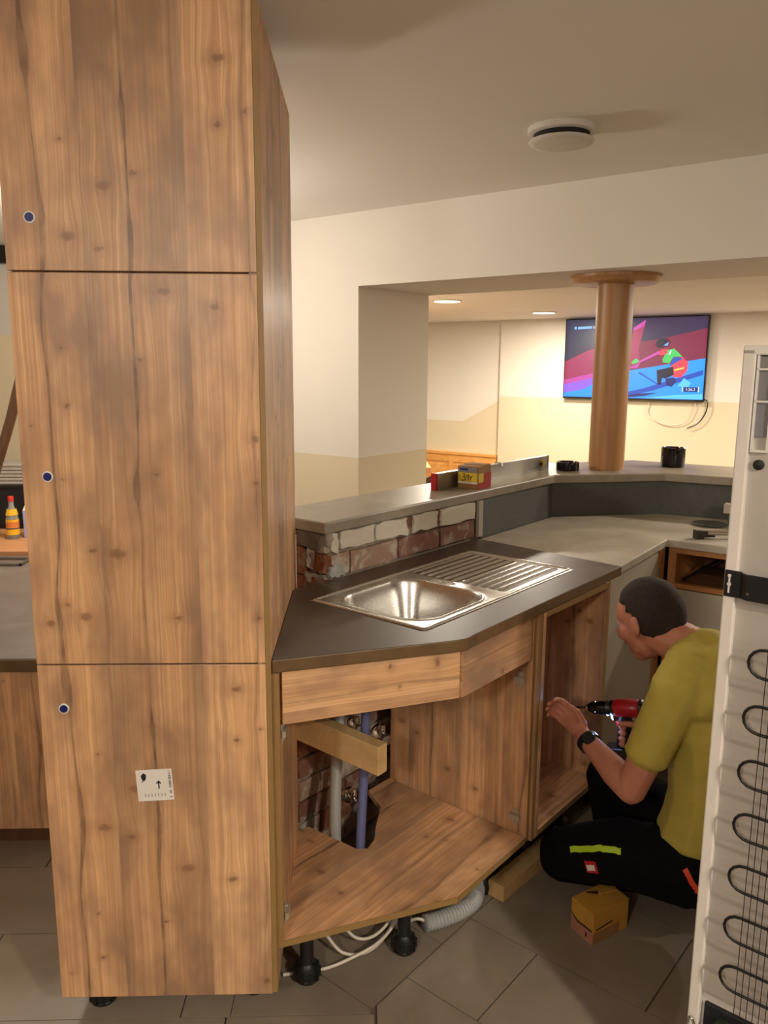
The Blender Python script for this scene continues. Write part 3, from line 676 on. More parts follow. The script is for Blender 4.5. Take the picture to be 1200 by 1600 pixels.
skier = [('tv_red',[(.775,.40),(.80,.50),(.85,.515),(.89,.45),(.885,.35),(.85,.27),(.80,.27),(.775,.32)]), ('tv_black',[(.68,.355),(.79,.40),(.80,.30),(.745,.25),(.72,.26),(.715,.175),(.69,.18)]),
 ('tv_navy',[(.745,.25),(.80,.27),(.82,.22),(.79,.15),(.75,.17)]), ('tv_blue_dark',[(.765,.40),(.79,.52),(.86,.50),(.82,.46)]), ('tv_green',[(.715,.49),(.745,.60),(.79,.62),(.85,.52),(.79,.52),(.765,.44),(.72,.45)]),
 ('tv_red',[(.685,.55),(.70,.60),(.745,.62),(.745,.56),(.71,.535)]), ('tv_pink',[(.54,.455),(.69,.595),(.695,.555),(.55,.435)]), ('tv_green',[(.50,.455),(.53,.50),(.555,.475),(.54,.44),(.505,.43)]),
 ('tv_black',[(.66,.67),(.67,.72),(.70,.745),(.735,.74),(.755,.70),(.745,.65),(.70,.63),(.675,.63)]), ('tv_logo',[(.715,.655),(.75,.70),(.745,.655)]), ('tv_white',[(.84,.415),(.80,.44),(.83,.505),(.855,.50)]) if 0 else ('tv_yellow',[(.80,.365),(.865,.395),(.865,.375),(.80,.345)]),
 ('tv_white',[(.755,.545),(.765,.595),(.775,.595),(.765,.545)]), ('tv_sky',[(.83,.16),(.87,.26),(.92,.20),(.9,.15)])]
hud = [('tv_logo',[(.062,.895),(.075,.918),(.087,.895),(.075,.872)]), ('tv_logo',[(.092,.878),(.198,.884),(.198,.915),(.092,.909)]), ('tv_navy',[(.872,.095),(.966,.095),(.966,.150),(.872,.150)]), ('tv_white',[(.862,.09),(.867,.09),(.867,.155),(.862,.155)]), ('tv_white',[(.968,.09),(.973,.09),(.973,.155),(.968,.155)])]
names = sorted({m for m, _ in pic+skier+hud}); ms = []
for L, lst in enumerate((pic, skier, hud)):
    for i, (m, poly) in enumerate(lst): ms.append((flatm(poly, TS(.0002+.0004*L*14+.0004*i), .0002), names.index(m)))
put('screen', joinm(ms), tv, names)
TT = lambda x, y, d: FW(SX0+.229*(SX1-SX0)+x, -.0556-.022-d, SZ0+.898*(SZ1-SZ0)+y)
put('screen_text', textm('LIVE', .032, TT), tv, ['tv_white'])
TT2 = lambda x, y, d: FW(SX0+.918*(SX1-SX0)+x, -.0556-.022-d, SZ0+.122*(SZ1-SZ0)+y)
put('screen_text', textm('1:26.3', .036, TT2), tv, ['tv_white'])
l = bpy.data.lights.new('tv_glow','AREA'); l.shape = 'RECTANGLE'; l.size = 1.3; l.size_y = .74; l.energy = 3.0; l.color = (.55,.55,1.0)
lo = bpy.data.objects.new('tv_glow', l); COL.objects.link(lo); lo.parent = tv; q = FW(-.036,-.085,1.78)-wloc(tv); lo.location = q; lo.rotation_euler = (math.radians(90),0,math.radians(-37))
tag(tube('tv_cable', [FW(.60,-.03,1.42), FW(.665,-.03,1.40), FW(.66,-.03,1.30), FW(.60,-.03,1.20), FW(.505,-.03,1.15)], .006, 'black_plastic', n=6), 'loose dark cable hanging from the television', 'cable')
tag(tube('white_wire', [FW(.16,-.02,1.40), FW(.12,-.02,1.30), FW(.22,-.02,1.20), FW(.38,-.02,1.17), FW(.50,-.02,1.22), FW(.55,-.02,1.32), FW(.56,-.02,1.40)], .004, 'cable_white', n=6), 'pale looped wire on the wall under the television', 'cable')
# wainscot bench back far left
ws = tag(empty('wall_panelling', FW(-2.0,.0,0)), 'honey wood wall panelling low on the far wall', 'panelling')
box('backing', (-3.2,-1.47,.02,.05,0,.745), 'wood_wainscot', ws, F=FW)
box('cap_rail', (-3.2,-1.465,-.005,.05,.735,.765), 'wood_wainscot', ws, F=FW, bevel=.004)
box('rail', (-3.2,-1.47,.008,.02,.655,.735), 'wood_wainscot', ws, F=FW)
for x in (-3.2,-2.62,-2.06,-1.53): box('stile', (x,x+.065,.008,.02,0,.655), 'wood_wainscot', ws, F=FW)
for x in (-3.13,-2.55,-1.99): box('raised_panel', (x+.03,x+.43,.010,.02,.05,.625), 'wood_wainscot', ws, F=FW, bevel=.006)
# a table and a chair of the guest room, mostly hidden
gt = tag(empty('guest_table', (.45,6.3,0)), 'wooden guest table edge seen past the white pier', 'table')
box('table_top', (-.45,.56,6.15,6.95,.88,.92), 'wood_table', gt, bevel=.004)
for x, y in ((-.38,6.22),(.49,6.22),(-.38,6.88),(.49,6.88)): box('leg', (x-.03,x+.03,y-.03,y+.03,0,.88), 'wood_table', gt)
gc = tag(empty('guest_chair', (.615,5.8,0)), 'dark wooden chair back seen past the white pier', 'chair')
vv = []; 
poly = [(-.19,.80),(.19,.80),(.19,.95)]+[(.19-.38*i/10, .95+.075*math.sin(math.pi*i/10)) for i in range(1,10)]+[(-.19,.95)]
put('backrest', flatm(poly, lambda x, z, d: Vector((.615+x, 5.6+d, z-.07)), .03), gc, ['wood_chair_dark'], bevel=.006)
box('seat', (.415,.815,5.63,6.05,.43,.465), 'wood_chair_dark', gc, bevel=.008)
for x, y, zt in ((.445,5.62,.76),(.785,5.62,.76),(.445,6.02,.43),(.785,6.02,.43)): box('leg', (x-.018,x+.018,y-.018,y+.018,0,zt), 'wood_chair_dark', gc)

# ================================================================== THINGS ON THE BAR
FLv = fr((.312,3.215,1.185), 48.7)
lv = tag(empty('spirit_level', FLv(.48,0,0)), 'long aluminium spirit level standing on edge on the bar', 'spirit level')
box('rail', (.012,.955,0,.024,0,.070), 'aluminium', lv, F=FLv, bevel=.0015)
box('rib', (.012,.955,-.002,.0,.0,.008), 'aluminium', lv, F=FLv); box('rib', (.012,.955,-.002,.0,.062,.070), 'aluminium', lv, F=FLv)
box('end_cap', (.0,.012,-.002,.026,-.0,.072), 'red_plastic', lv, F=FLv, bevel=.002); box('end_cap', (.955,.962,-.002,.026,0,.072), 'aluminium', lv, F=FLv)
lathe('vial', [(0,0),(.015,0),(.015,.004),(0,.004)], FLv(.90,-.001,.036), 'label_yellow', lv, 20, axis=-N); lathe('vial', [(0,0),(.008,0),(.008,.004),(0,.004)], FLv(.885,-.002,.034), 'print_black', lv, 14, axis=-N)
box('vial', (.50,.512,-.006,.030,.055,.074), 'chrome', lv, F=FLv)
FBx = fr((.411,3.306,1.185), math.degrees(math.atan2(-.053,.079)))
bx = tag(empty('screw_box', (.49,3.30,1.185)), 'small screw box with yellow label on the bar', 'box')
FBx = fr((.412,3.304,1.185), -36)
BW, BD, BH = .098, .115, .096
me = boxm(0,BW,0,BD,0,BH,FBx); body = put('carton', me, bx, ['card_brown'], bevel=.002)
fb = lambda x, y, d: FBx(x, -.0006-d, y)
rs = lambda x, y, d: FBx(BW+.0006+d, x, y)
put('label', joinm([(flatm([(.004,.030),(.094,.030),(.094,.068),(.004,.068)], fb), 0), (flatm([(.004,.022),(.094,.022),(.094,.030),(.004,.030)], fb), 1), (flatm([(.006,.070),(.094,.070),(.094,.090),(.006,.090)], fb), 2), (flatm([(.010,.078),(.05,.078),(.05,.086),(.010,.086)], fb, .0009), 3),
    (flatm([(0,.028),(.045,.028),(.045,.066),(0,.066)], rs), 0)]), bx, ['label_yellow','paper_white','print_grey','blue_plastic'])
put('red_print', joinm([(flatm([(.0,.0),(BD,.0),(BD,.066),(.048,.066),(.048,.027),(0,.027)], rs), 0)]), bx, ['card_red'])
hw = [[(.022,.060),(.034,.062),(.036,.055),(.028,.050),(.037,.046),(.036,.037),(.020,.035)], [(.046,.058),(.042,.052),(.048,.048),(.054,.054),(.053,.060),(.046,.058)], [(.054,.056),(.050,.036)], [(.058,.056),(.064,.048),(.070,.058)], [(.064,.048),(.060,.036)]]
put('handwriting', joinm([tubem([fb(x, y, .0008) for x, y in s_], .0016, 5, 4) for s_ in hw]), bx, ['print_black'])
box('lid_flap', (.004,BW-.004,.05,BD-.004,BH,BH+.003), 'card_brown', bx, F=FBx)
def ashtray(name, x, y, r, h, label, cat):
    prof = [(0,0),(r*.97,0),(r,.004),(r,h-.003),(r-.003,h),(r-.010,h),(r-.012,h-.004),(r-.013,.012),(0,.012)]
    me = lathem(prof, (x,y,1.186), 40)
    o = put(name, me, None, ['black_gloss'], smooth=35, origin=(x,y,1.186))
    bm = bmesh.new(); bm.from_mesh(o.data)           # rest notches: lowered rim vertices
    for v_ in bm.verts:
        a = math.degrees(math.atan2(v_.co.y, v_.co.x)) % 120
        if v_.co.z > h-.006 and abs(a-36) < 7: v_.co.z -= .010
    bm.to_mesh(o.data); bm.free(); return tag(o, label, cat)
ashtray('ashtray', 1.035,3.90, .056,.042, 'low round black ashtray beside the column', 'ashtray')
ashtray('black_pot', 1.625,4.055, .060,.100, 'tall black round pot on the bar near the fridge', 'pot')
# hammer, socket box and coaster on the pale worktop
hm = tag(empty('hammer', (1.44,3.24,.98)), 'hammer lying on the pale worktop', 'hammer')
FH = fr((1.452,3.235,.981), 5)
put('head', joinm([boxm(-.035,-.005,-.016,.016,.0,.034,FH), prismm([(-.005,-.012),(.05,-.004),(.05,.004),(-.005,.012)], .004, .032, FH), boxm(-.042,-.034,-.018,.018,-.001,.036,FH)]), hm, ['tool_dark'], bevel=.003)
tube('handle', [FH(.012,0,.024), FH(.12,-.012,.022), FH(.27,-.03,.018)], .012, 'chrome', hm)
sb = tag(empty('socket_box', (1.70,3.53,.98)), 'small grey socket box on the pale worktop', 'socket')
FSb = fr((1.66,3.52,.98), -34)
box('casing', (0,.13,0,.05,.055,.10), 'old_panel', sb, F=FSb, bevel=.004); box('stand', (.02,.11,.01,.05,0,.055), 'cladding_grey', sb, F=FSb, bevel=.003); box('slot', (.03,.075,-.001,.003,.072,.084), 'print_black', sb, F=FSb)
tag(lathe('grey_plate', [(0,0),(.05,0),(.075,.008),(.073,.010),(.05,.004),(0,.004)], (1.60,3.52,.981), 'cladding_grey', None, 28), 'flat grey dish on the pale worktop', 'dish')

# ================================================================== PLUMBING INSIDE THE SINK CABINET
tag(tube('waste_pipe', [(-.075,2.30,.03),(-.078,2.31,.25),(-.075,2.38,.42),(-.06,2.45,.60),(-.03,2.47,.70)], .019, 'grey_pipe', n=14), 'grey plastic waste pipe inside the sink cabinet', 'pipe')
tag(tube('water_pipe', [(.0,2.232,.02),(.003,2.240,.25),(.014,2.292,.45),(.02,2.33,.70)], .0145, 'blue_pipe', n=14), 'blue-grey water pipe through the sink cabinet floor', 'pipe')
FK = fr((.069,2.205,.527), 138)
tag(box('wood_block', (0,.335,-.022,.022,-.046,.046), 'wood_raw', None, F=lambda x, y, z: fr((.069,2.205,.527), 141)(x, y, z+x*.05), bevel=.002), 'raw timber block propped inside the sink cabinet', 'timber')
def valve(x, y, z, label, s=1.0, ang=228):
    F = fr((x,y,z), ang); vv_ = tag(empty('angle_valve', (x,y,z)), label, 'valve')
    ax = F(1,0,0)-F(0,0,0)
    lathe('rosette', [(0,0),(.028*s,0),(.024*s,.008*s),(.010*s,.012*s),(0,.012*s)], (x,y,z), 'chrome', vv_, 24, axis=ax)
    lathe('valve_body', [(0,0),(.010*s,0),(.010*s,.03*s),(.014*s,.032*s),(.014*s,.05*s),(0,.05*s)], F(.01*s,0,0), 'chrome', vv_, 20, axis=ax)
    lathe('handle', [(0,0),(.016*s,0),(.019*s,.006*s),(.017*s,.022*s),(0,.024*s)], F(.060*s,0,0), 'metal_dull', vv_, 16, axis=ax)
    lathe('outlet', [(0,0),(.010*s,0),(.010*s,.03*s),(.008*s,.04*s),(0,.04*s)], F(.04*s,0,0), 'chrome', vv_, 16, axis=(0,0,1))
    return vv_
q = FWL(.115,-.010,.40); 
valve(.065,2.60,.43, 'upper chrome valve behind the timber block', 1.0, 290)
valve(-.02,2.62,.455, 'left chrome valve under the sink, partly hidden by the rail', .8, 290)
valve(-.035,2.50,.245, 'lower chrome valve beside the grey waste pipe', 1.1, 290)
# cables and hose on the floor under the cabinet
for pts_, lab in (([(-.215,1.965,.006),(-.10,1.985,.006),(-.02,2.01,.02),(.05,2.045,.035),(.10,2.10,.05),(.15,2.17,.09)], 'long white cable running out below the sink cabinet'),
                  ([(-.10,2.06,.06),(-.05,2.03,.02),(.02,2.04,.012),(.08,2.09,.03),(.13,2.16,.08)], 'front hanging loop of white cable under the sink cabinet'),
                  ([(-.06,2.10,.07),(-.01,2.07,.035),(.05,2.09,.03),(.11,2.15,.06),(.14,2.22,.10)], 'middle hanging loop of white cable under the sink cabinet'),
                  ([(.02,2.13,.07),(.07,2.125,.05),(.12,2.17,.075),(.15,2.24,.12)], 'short upper loop of white cable under the sink cabinet'),
                  ([(.14,2.14,.03),(.175,2.135,.045),(.205,2.14,.03)], 'white cable end entering the corrugated hose')):
    tag(tube('white_cable', pts_, .0048, 'cable_white', n=8), lab, 'cable')
hs = smoothpath([(.195,2.135,.028),(.26,2.160,.028),(.325,2.20,.028),(.365,2.25,.028),(.385,2.33,.03)], 14)
tag(put('corrugated_hose', tubem(hs, .027, 14, 0, lambda t_: 1.0 if int(t_*(len(hs)-1)+.5) % 2 else .86), None, ['grey_pipe'], smooth=60), 'pale corrugated hose on the floor under the cabinet', 'hose')
FTm = fr((.437,2.281,0), 46)
tag(box('timber_batten', (0,.42,-.03,.03,0.001,.055), 'wood_raw', None, F=FTm, bevel=.002), 'timber batten lying on the floor under the base cabinet', 'timber')
# screw carton on the floor
FCx = fr((.688,2.068,0), 117)
fc = tag(empty('floor_carton', (.73,2.13,0)), 'small ochre cardboard carton on the floor beside the kneeling man', 'box')
FCb = lambda x, y, z: Vector((.688+x*.130-y*.042, 2.064+x*.075+y*.086, z))
# x: along right face, y: along left face (unit = full side)
put('carton', boxm(0,1,0,1,0.001,.100,FCb), fc, ['card_ochre'], bevel=.0015)
lf = lambda y, z, d: FCb(-.006-d*6, y, z); rf_ = lambda x, z, d: FCb(x, -.006-d*6, z)
put('printed_band', joinm([(flatm([(.02,.0),(.98,.0),(.98,.045),(.02,.045)], lf, .0004), 0), (flatm([(.02,.048),(.7,.042),(.98,.056),(.98,.052),(.7,.036),(.02,.042)], lambda a,b,d: lf(a,b,d+.0006), .0004), 1), (flatm([(.25,.012),(.32,.012),(.32,.026),(.25,.026)], lambda a,b,d: lf(a,b,d+.0006), .0004), 1),
    (flatm([(.0,.0),(.75,.0),(.75,.038),(.0,.038)], rf_, .0004), 2), (flatm([(.08,.044),(.55,.050),(.55,.055),(.08,.049)], lambda a,b,d: rf_(a,b,d+.0006), .0004), 1)]), fc, ['print_pink','dark_print','card_brown'])
tp = lambda x, y, d: FCb(x, y, .1004+d)
put('torn_flap', joinm([(flatm([(.35,.95),(.95,.55),(.95,.5),(.6,.55),(.35,.88)], tp), 1), (prismm([(.5,.6),(.95,.45),(.98,.62),(.6,.78)], .1005, .106, FCb), 0)]), fc, ['card_ochre','dark_print'])

# ================================================================== FRIDGE (rear side towards the camera)
k = .85; FF = fr((.852*k,1.775*k,0), -42)          # x along the back to the right, y into the fridge
fg = tag(empty('refrigerator', FF(.3,.3,0)), 'white refrigerator seen from behind with black condenser coil', 'refrigerator')
FHt = 1.720
box('cabinet_body', (0,.60,.022,.55,.06,FHt), 'white_enamel', fg, F=FF, bevel=.004)
for x0, x1 in ((0,.024),(.576,.60)): box('back_lip', (x0,x1,.0,.024,.06,FHt), 'white_enamel', fg, F=FF, bevel=.003)
box('back_sheet', (.024,.576,.014,.024,.34,FHt-.03), 'fridge_sheet', fg, F=FF)
box('top_trim', (.0,.60,.0,.06,FHt-.012,FHt+.006), 'white_plastic', fg, F=FF, bevel=.003)
put('grip_recess', joinm([(boxm(.030,.052,.0085,.0145,z0,z1,FF), 0) for z0, z1 in ((FHt-.035,FHt-.014),(FHt-.095,FHt-.041),(FHt-.165,FHt-.100))]+[(boxm(.026,.030,.004,.015,FHt-.19,FHt-.012,FF), 1), (boxm(.026,.060,.004,.015,FHt-.194,FHt-.189,FF), 1), (boxm(.026,.060,.004,.0146,FHt-.040,FHt-.036,FF), 1), (boxm(.026,.060,.004,.0146,FHt-.100,FHt-.096,FF), 1), (boxm(.054,.060,.004,.015,FHt-.19,FHt-.012,FF), 1)]), fg, ['print_grey','white_plastic'])
lathe('screw_cap', [(0,0),(.010,0),(.010,.006),(.0,.007)], FF(.043,.013,FHt-.218), 'black_plastic', fg, 20, axis=FF(0,-1,0)-FF(0,0,0))
br = put('bracket', joinm([boxm(.002,.034,-.004,.0,1.238,1.292,FF), prismm([(.034,-.004),(.045,-.012),(.30,-.012),(.30,-.008),(.046,-.008),(.034,.0)], 1.238, 1.290, FF), boxm(.30,.57,-.012,.012,1.22,1.292,FF)]), fg, ['black_plastic'], bevel=.002)
kh = lambda x, z, d: FF(x, -.0042-d, z)
put('keyhole', joinm([flatm([(.0115+.0022*math.cos(a*.6283)*1.6, 1.281+.0035*math.sin(a*.6283)) for a in range(10)], kh), flatm([(.0100,1.246),(.0135,1.246),(.0135,1.281),(.0100,1.281)], kh), flatm([(.0118+.0042*math.cos(a*.6283), 1.264+.0042*math.sin(a*.6283)) for a in range(10)], kh)]), br, ['white_enamel'])
lathe('screw', [(0,0),(.003,0),(.003,.002),(0,.002)], FF(.050,-.012,1.252), 'chrome', br, 12, axis=FF(0,-1,0)-FF(0,0,0))
# condenser: serpentine tube plus upright wires
pts = []; sp = .060; z = 1.205; side = 0; xa, xb = .095, .50
allp = []
zc = 1.150
path = []
nr = 15
for i in range(nr):
    zz = zc-i*.0575
    l, r_ = (xa, xb)
    seg_ = [(l, zz), (r_, zz)] if i % 2 == 1 else [(r_, zz), (l, zz)]
    path += seg_
    if i < nr-1:
        xe = seg_[1][0]; sgn = -1 if xe == xa else 1
        for a in range(1, 8):
            t_ = math.pi*a/8; path.append((xe+sgn*.030*math.sin(t_), zz-.0575*(1-math.cos(t_))/2))
put('condenser_tube', tubem([FF(x, -.022, z_) for x, z_ in path], .0032, 7, 0), fg, ['black_plastic'], smooth=60)
for i in range(34):
    x = .100+i*.012
    tube('condenser_wire', [FF(x, -.0265, 1.19), FF(x, -.0265, .325)], .0009, 'black_plastic', fg, n=5, sub=0)
put('compressor_bay', joinm([(boxm(.03,.57,.012,.023,.08,.318,FF), 0), (boxm(.06,.5,-.02,.012,.19,.30,FF), 1)]), fg, ['print_black','pcb_green'], bevel=.004)
tube('bay_clip', [FF(.004,-.004,.26), FF(.010,-.012,.285), FF(.018,-.014,.278), FF(.022,-.008,.25)], .003, 'chrome', fg)
put('foot', joinm([lathem([(0,0),(.02,0),(.02,.06),(0,.06)], FF(x, y, 0), 14) for x, y in ((.05,.06),(.55,.06),(.05,.50),(.55,.50))]), fg, ['black_plastic'])

# ================================================================== LEFT SIDE
FLc = ID
lc = tag(empty('side_counter', (-1.6,3.3,0)), 'low counter with brown top behind the tall cabinet', 'counter')
box('counter_top', (-2.6,-.98,2.585,4.09,.668,.708), 'left_stone', lc, bevel=.004)
box('front_edge', (-2.6,-.98,2.580,2.585,.662,.704), 'worktop_edge', lc)
box('front_panel', (-2.6,-1.0,2.605,2.625,.068,.664), 'wood_decor', lc, grain=(0,0,1), off=(.1,.2))
box('side_panel', (-1.02,-1.0,2.625,4.05,.068,.664), 'wood_decor', lc, grain=(0,0,1))
box('plinth', (-2.6,-1.02,2.64,2.655,0,.068), 'wood_dark_inside', lc)
bt = tag(empty('wooden_side_table', (-1.95,4.5,0)), 'wooden table top with a drink bottle at the left edge', 'table')
box('table_top', (-2.7,-1.3,4.13,5.0,.665,.722), 'wood_table', bt, bevel=.003)
for x, y in ((-2.62,4.2),(-1.36,4.2),(-2.62,4.92),(-1.36,4.92)): box('leg', (x-.03,x+.03,y-.03,y+.03,0,.665), 'wood_table', bt)
bo = tag(empty('drink_bottle', (-1.955,4.45,.722)), 'clear bottle with orange label and red cap on the table', 'bottle')
bc = (-1.955,4.45,.7225)
lathe('glass', [(0,0),(.030,0),(.034,.005),(.034,.10),(.032,.125),(.022,.165),(.014,.185),(.013,.215),(0,.215)], bc, 'glass_bottle', bo, 28)
lathe('juice_label', [(.0345,.025),(.0350,.025),(.0350,.112),(.0345,.112)], bc, 'juice', bo, 28, closed=True)
lathe('label_band', [(.0352,.068),(.0355,.068),(.0355,.098),(.0352,.098)], bc, 'label_orange', bo, 28, closed=True)
lathe('name_band', [(.0356,.058),(.0358,.058),(.0358,.064),(.0356,.064)], bc, 'blue_plastic', bo, 28, closed=True)
lathe('neck_label', [(.0325,.135),(.0335,.135),(.026,.170),(.025,.170)], bc, 'juice', bo, 28, closed=True)
lathe('cap', [(0,.214),(.0155,.214),(.0155,.238),(.013,.241),(0,.241)], bc, 'cap_red', bo, 24)
tag(put('drink_carton', joinm([(boxm(-1.90,-1.83,4.46,4.53,.723,.88), 0), (prismm([(-1.90,4.46),(-1.83,4.46),(-1.83,4.53),(-1.90,4.53)], .88, .925, ID, [(-1.89,4.492),(-1.84,4.492),(-1.84,4.498),(-1.89,4.498)]), 1)]), None, ['carton_blue','paper_white'], bevel=.002), 'pale blue and white carton beside the bottle', 'carton')
bs = tag(empty('black_speaker', (-2.06,4.85,.722)), 'black boxy appliance on the table behind the bottle', 'appliance')
box('casing', (-2.35,-1.80,4.72,4.98,.7225,.985), 'black_plastic', bs, bevel=.008)
box('front_grille', (-2.33,-1.82,4.714,4.722,.745,.96), 'black_rubber', bs)
for i in range(6):
    zz = .986+i*.021; j = random.uniform(-.02,.02)
    tag(box('folded_sheet', (-2.20+j,-1.84+j*.5,4.74,4.96,zz,zz+.019), 'paper_stack', bevel=.006), ('lowest','second lowest','third lowest','third highest','second highest','topmost')[i]+' grey folded sheet stacked on the black appliance', 'paper', 'folded sheets on the appliance')
cl = tag(empty('metal_clamp', (-1.75,3.86,.708)), 'flat metal clamp lying on the low counter', 'clamp')
put('bar', joinm([boxm(-1.92,-1.67,3.99,4.005,.709,.721), boxm(-1.685,-1.67,3.86,4.0,.709,.721), boxm(-1.93,-1.67,3.86,3.874,.709,.721)]), cl, ['metal_dull'], bevel=.002)
box('jaw', (-1.95,-1.86,3.80,3.86,.709,.735), 'metal_dull', cl, bevel=.004)
tag(tube('broom_handle', [(-1.47,2.74,.716),(-1.20,2.78,1.5),(-1.13,2.80,1.75)], .0165, 'wood_pole', n=14, sub=0, rf=None), 'brown wooden pole leaning behind the tall cabinet', 'pole')
FTL = fr((-2.45,5.7,0), 20)
bm_ = tag(empty('wall_screen', (-2.45,5.7,2.2)), 'edge of a black screen high at the left', 'screen')
box('housing', (-2.9,-2.395,5.9,5.95,2.395,2.515), 'black_plastic', bm_, bevel=.003)
tube('cable', [(-2.41,5.92,2.40),(-2.40,5.92,2.36),(-2.44,5.92,2.33)], .004, 'black_plastic', bm_, n=6)
struct(box('wall_side', (-4.2,-2.2,5.98,6.1,1.9,CEIL), 'paint_white'), 'pale wall behind the low counter'); 
wl2 = bpy.data.objects[-1] if 0 else None
struct(box('wall_side', (-4.2,-2.2,5.975,6.105,0,1.9), 'paint_cream'), 'cream lower part of the wall behind the low counter')

# lamps out of view: globe lamp in the kitchen behind the camera, lamp over the low counter
def globe(name, pos, e, label, r=.11):
    g_ = tag(empty(name, pos), label, 'lamp')
    me = bpy.data.meshes.new('m'); bm = bmesh.new(); bmesh.ops.create_uvsphere(bm, u_segments=28, v_segments=16, radius=r); bm.to_mesh(me); bm.free()
    me.transform(Matrix.Translation(pos)); gl = put('glass_globe', me, g_, ['lamp_globe'], smooth=180)
    tube('cord', [(pos[0],pos[1],pos[2]+r), (pos[0],pos[1],CEIL)], .006, 'white_plastic', g_, sub=0)
    lathe('canopy', [(0,0),(.05,0),(.05,.018),(0,.018)], (pos[0],pos[1],CEIL-.019), 'white_plastic', g_)
    l = bpy.data.lights.new('globe_light','POINT'); l.energy = e; l.shadow_soft_size = r; l.color = WARM
    lo = bpy.data.objects.new('globe_light', l); COL.objects.link(lo); lo.parent = g_; gl.visible_shadow = True
    lo.location = (0,0,-r-.12)
    return g_
globe('pendant_lamp', KITCHEN_LAMP[0], KITCHEN_LAMP[1], 'white globe pendant lamp behind the fridge')
globe('pendant_lamp', KITCHEN_LAMP_2[0], KITCHEN_LAMP_2[1], 'white globe pendant lamp in front of the tall cabinet')
globe('pendant_lamp', LEFT_LAMP[0], LEFT_LAMP[1], 'white globe pendant lamp over the low counter')
#PERSON#
# ================================================================== KNEELING MAN AND HIS DRILL
from mathutils.bvhtree import BVHTree
PF = Vector((-.745,.667,0)).normalized(); PL = Vector((-.667,-.745,0)).normalized(); HP = Vector((1.0,2.15,0))
def PP(f, l, z): return HP+PF*f+PL*l+Vector((0,0,z))
_ico = bmesh.new(); bmesh.ops.create_icosphere(_ico, subdivisions=2, radius=1.0)
_icv = [v.co.copy() for v in _ico.verts]; _icf = [tuple(v.index for v in f.verts) for f in _ico.faces]; _ico.free()
class Blob:
    def __init__(s): s.v = []; s.f = []
    def ell(s, c, ax):                              # ax: three axis vectors already scaled by the radii
        k = len(s.v); s.v += [c+ax[0]*q.x+ax[1]*q.y+ax[2]*q.z for q in _icv]; s.f += [tuple(i+k for i in t) for t in _icf]
    def ball(s, c, r): s.ell(c, (Vector((r,0,0)), Vector((0,r,0)), Vector((0,0,r))))
    def chain(s, pts):                              # [(point, radius)]
        for (p, r), (q, r2) in zip(pts, pts[1:]):
            n = max(2, int((q-p).length/(min(r, r2)*.35)))
            for i in range(n+1):
                t_ = i/n; s.ball(p.lerp(q, t_), r+(r2-r)*t_)
    def build(s, vox, it=6, fac=.5):
        me = bpy.data.meshes.new('m'); me.from_pydata([tuple(q) for q in s.v], [], s.f)
        o = bpy.data.objects.new('b', me); COL.objects.link(o)
        m = o.modifiers.new('r','REMESH'); m.mode = 'VOXEL'; m.voxel_size = vox; m.use_smooth_shade = True
        if it: sm = o.modifiers.new('s','SMOOTH'); sm.iterations = it; sm.factor = fac
        bpy.context.view_layer.update()
        r = bpy.data.meshes.new_from_object(o.evaluated_get(bpy.context.evaluated_depsgraph_get()))
        bpy.data.objects.remove(o); bpy.data.meshes.remove(me); r.materials.clear(); return r
man = tag(empty('person', (HP.x, HP.y, 0)), 'man in yellow shirt and black work trousers kneeling at the cabinet with a drill', 'person')
# head frame
pt = math.radians(22); HC = PP(.172, 0, .948); _y = math.radians(-17)
HFw = PF*math.cos(_y)+PL*math.sin(_y); hl = PL*math.cos(_y)-PF*math.sin(_y)
hf = HFw*math.cos(pt)+Vector((0,0,-math.sin(pt))); hu = HFw*math.sin(pt)+Vector((0,0,math.cos(pt)))
def HH(f, l, u): return HC+hf*f+hl*l+hu*u
B = Blob()
B.ell(HC+hu*.012-hf*.008, (hf*.104, hl*.078, hu*.108))
B.ell(HH(.030,0,-.060), (hf*.062, hl*.060, hu*.062)); B.ell(HH(.056,0,-.098), (hf*.034, hl*.036, hu*.028))
B.ell(HH(.045,0,.018), (hf*.060, hl*.066, hu*.068)); B.chain([(HH(.098,0,.016), .012), (HH(.112,0,-.028), .015)])
for s_ in (-1, 1):
    B.ball(HH(.105, s_*.012, -.034), .010); B.ball(HH(.078, s_*.032, .020), .017); B.ball(HH(.066, s_*.040, -.030), .030)
    B.ell(HH(-.010, s_*.085, -.014), (hf*.017+hu*.003, hl*.011+hf*.004*-s_, hu*.029)); B.ell(HH(-.016, s_*.086, -.002), (hf*.012, hl*.005, hu*.020)); B.ball(HH(.0, s_*.077, -.042), .008)
B.chain([(HH(.088,-.018,-.066), .010), (HH(.096,0,-.064), .012), (HH(.088,.018,-.066), .010)])
B.chain([(HH(-.035,0,-.055), .064), (PP(.055,0,.885), .066), (PP(.0,0,.82), .085)])
B.ball(HH(-.060,0,-.050), .050)
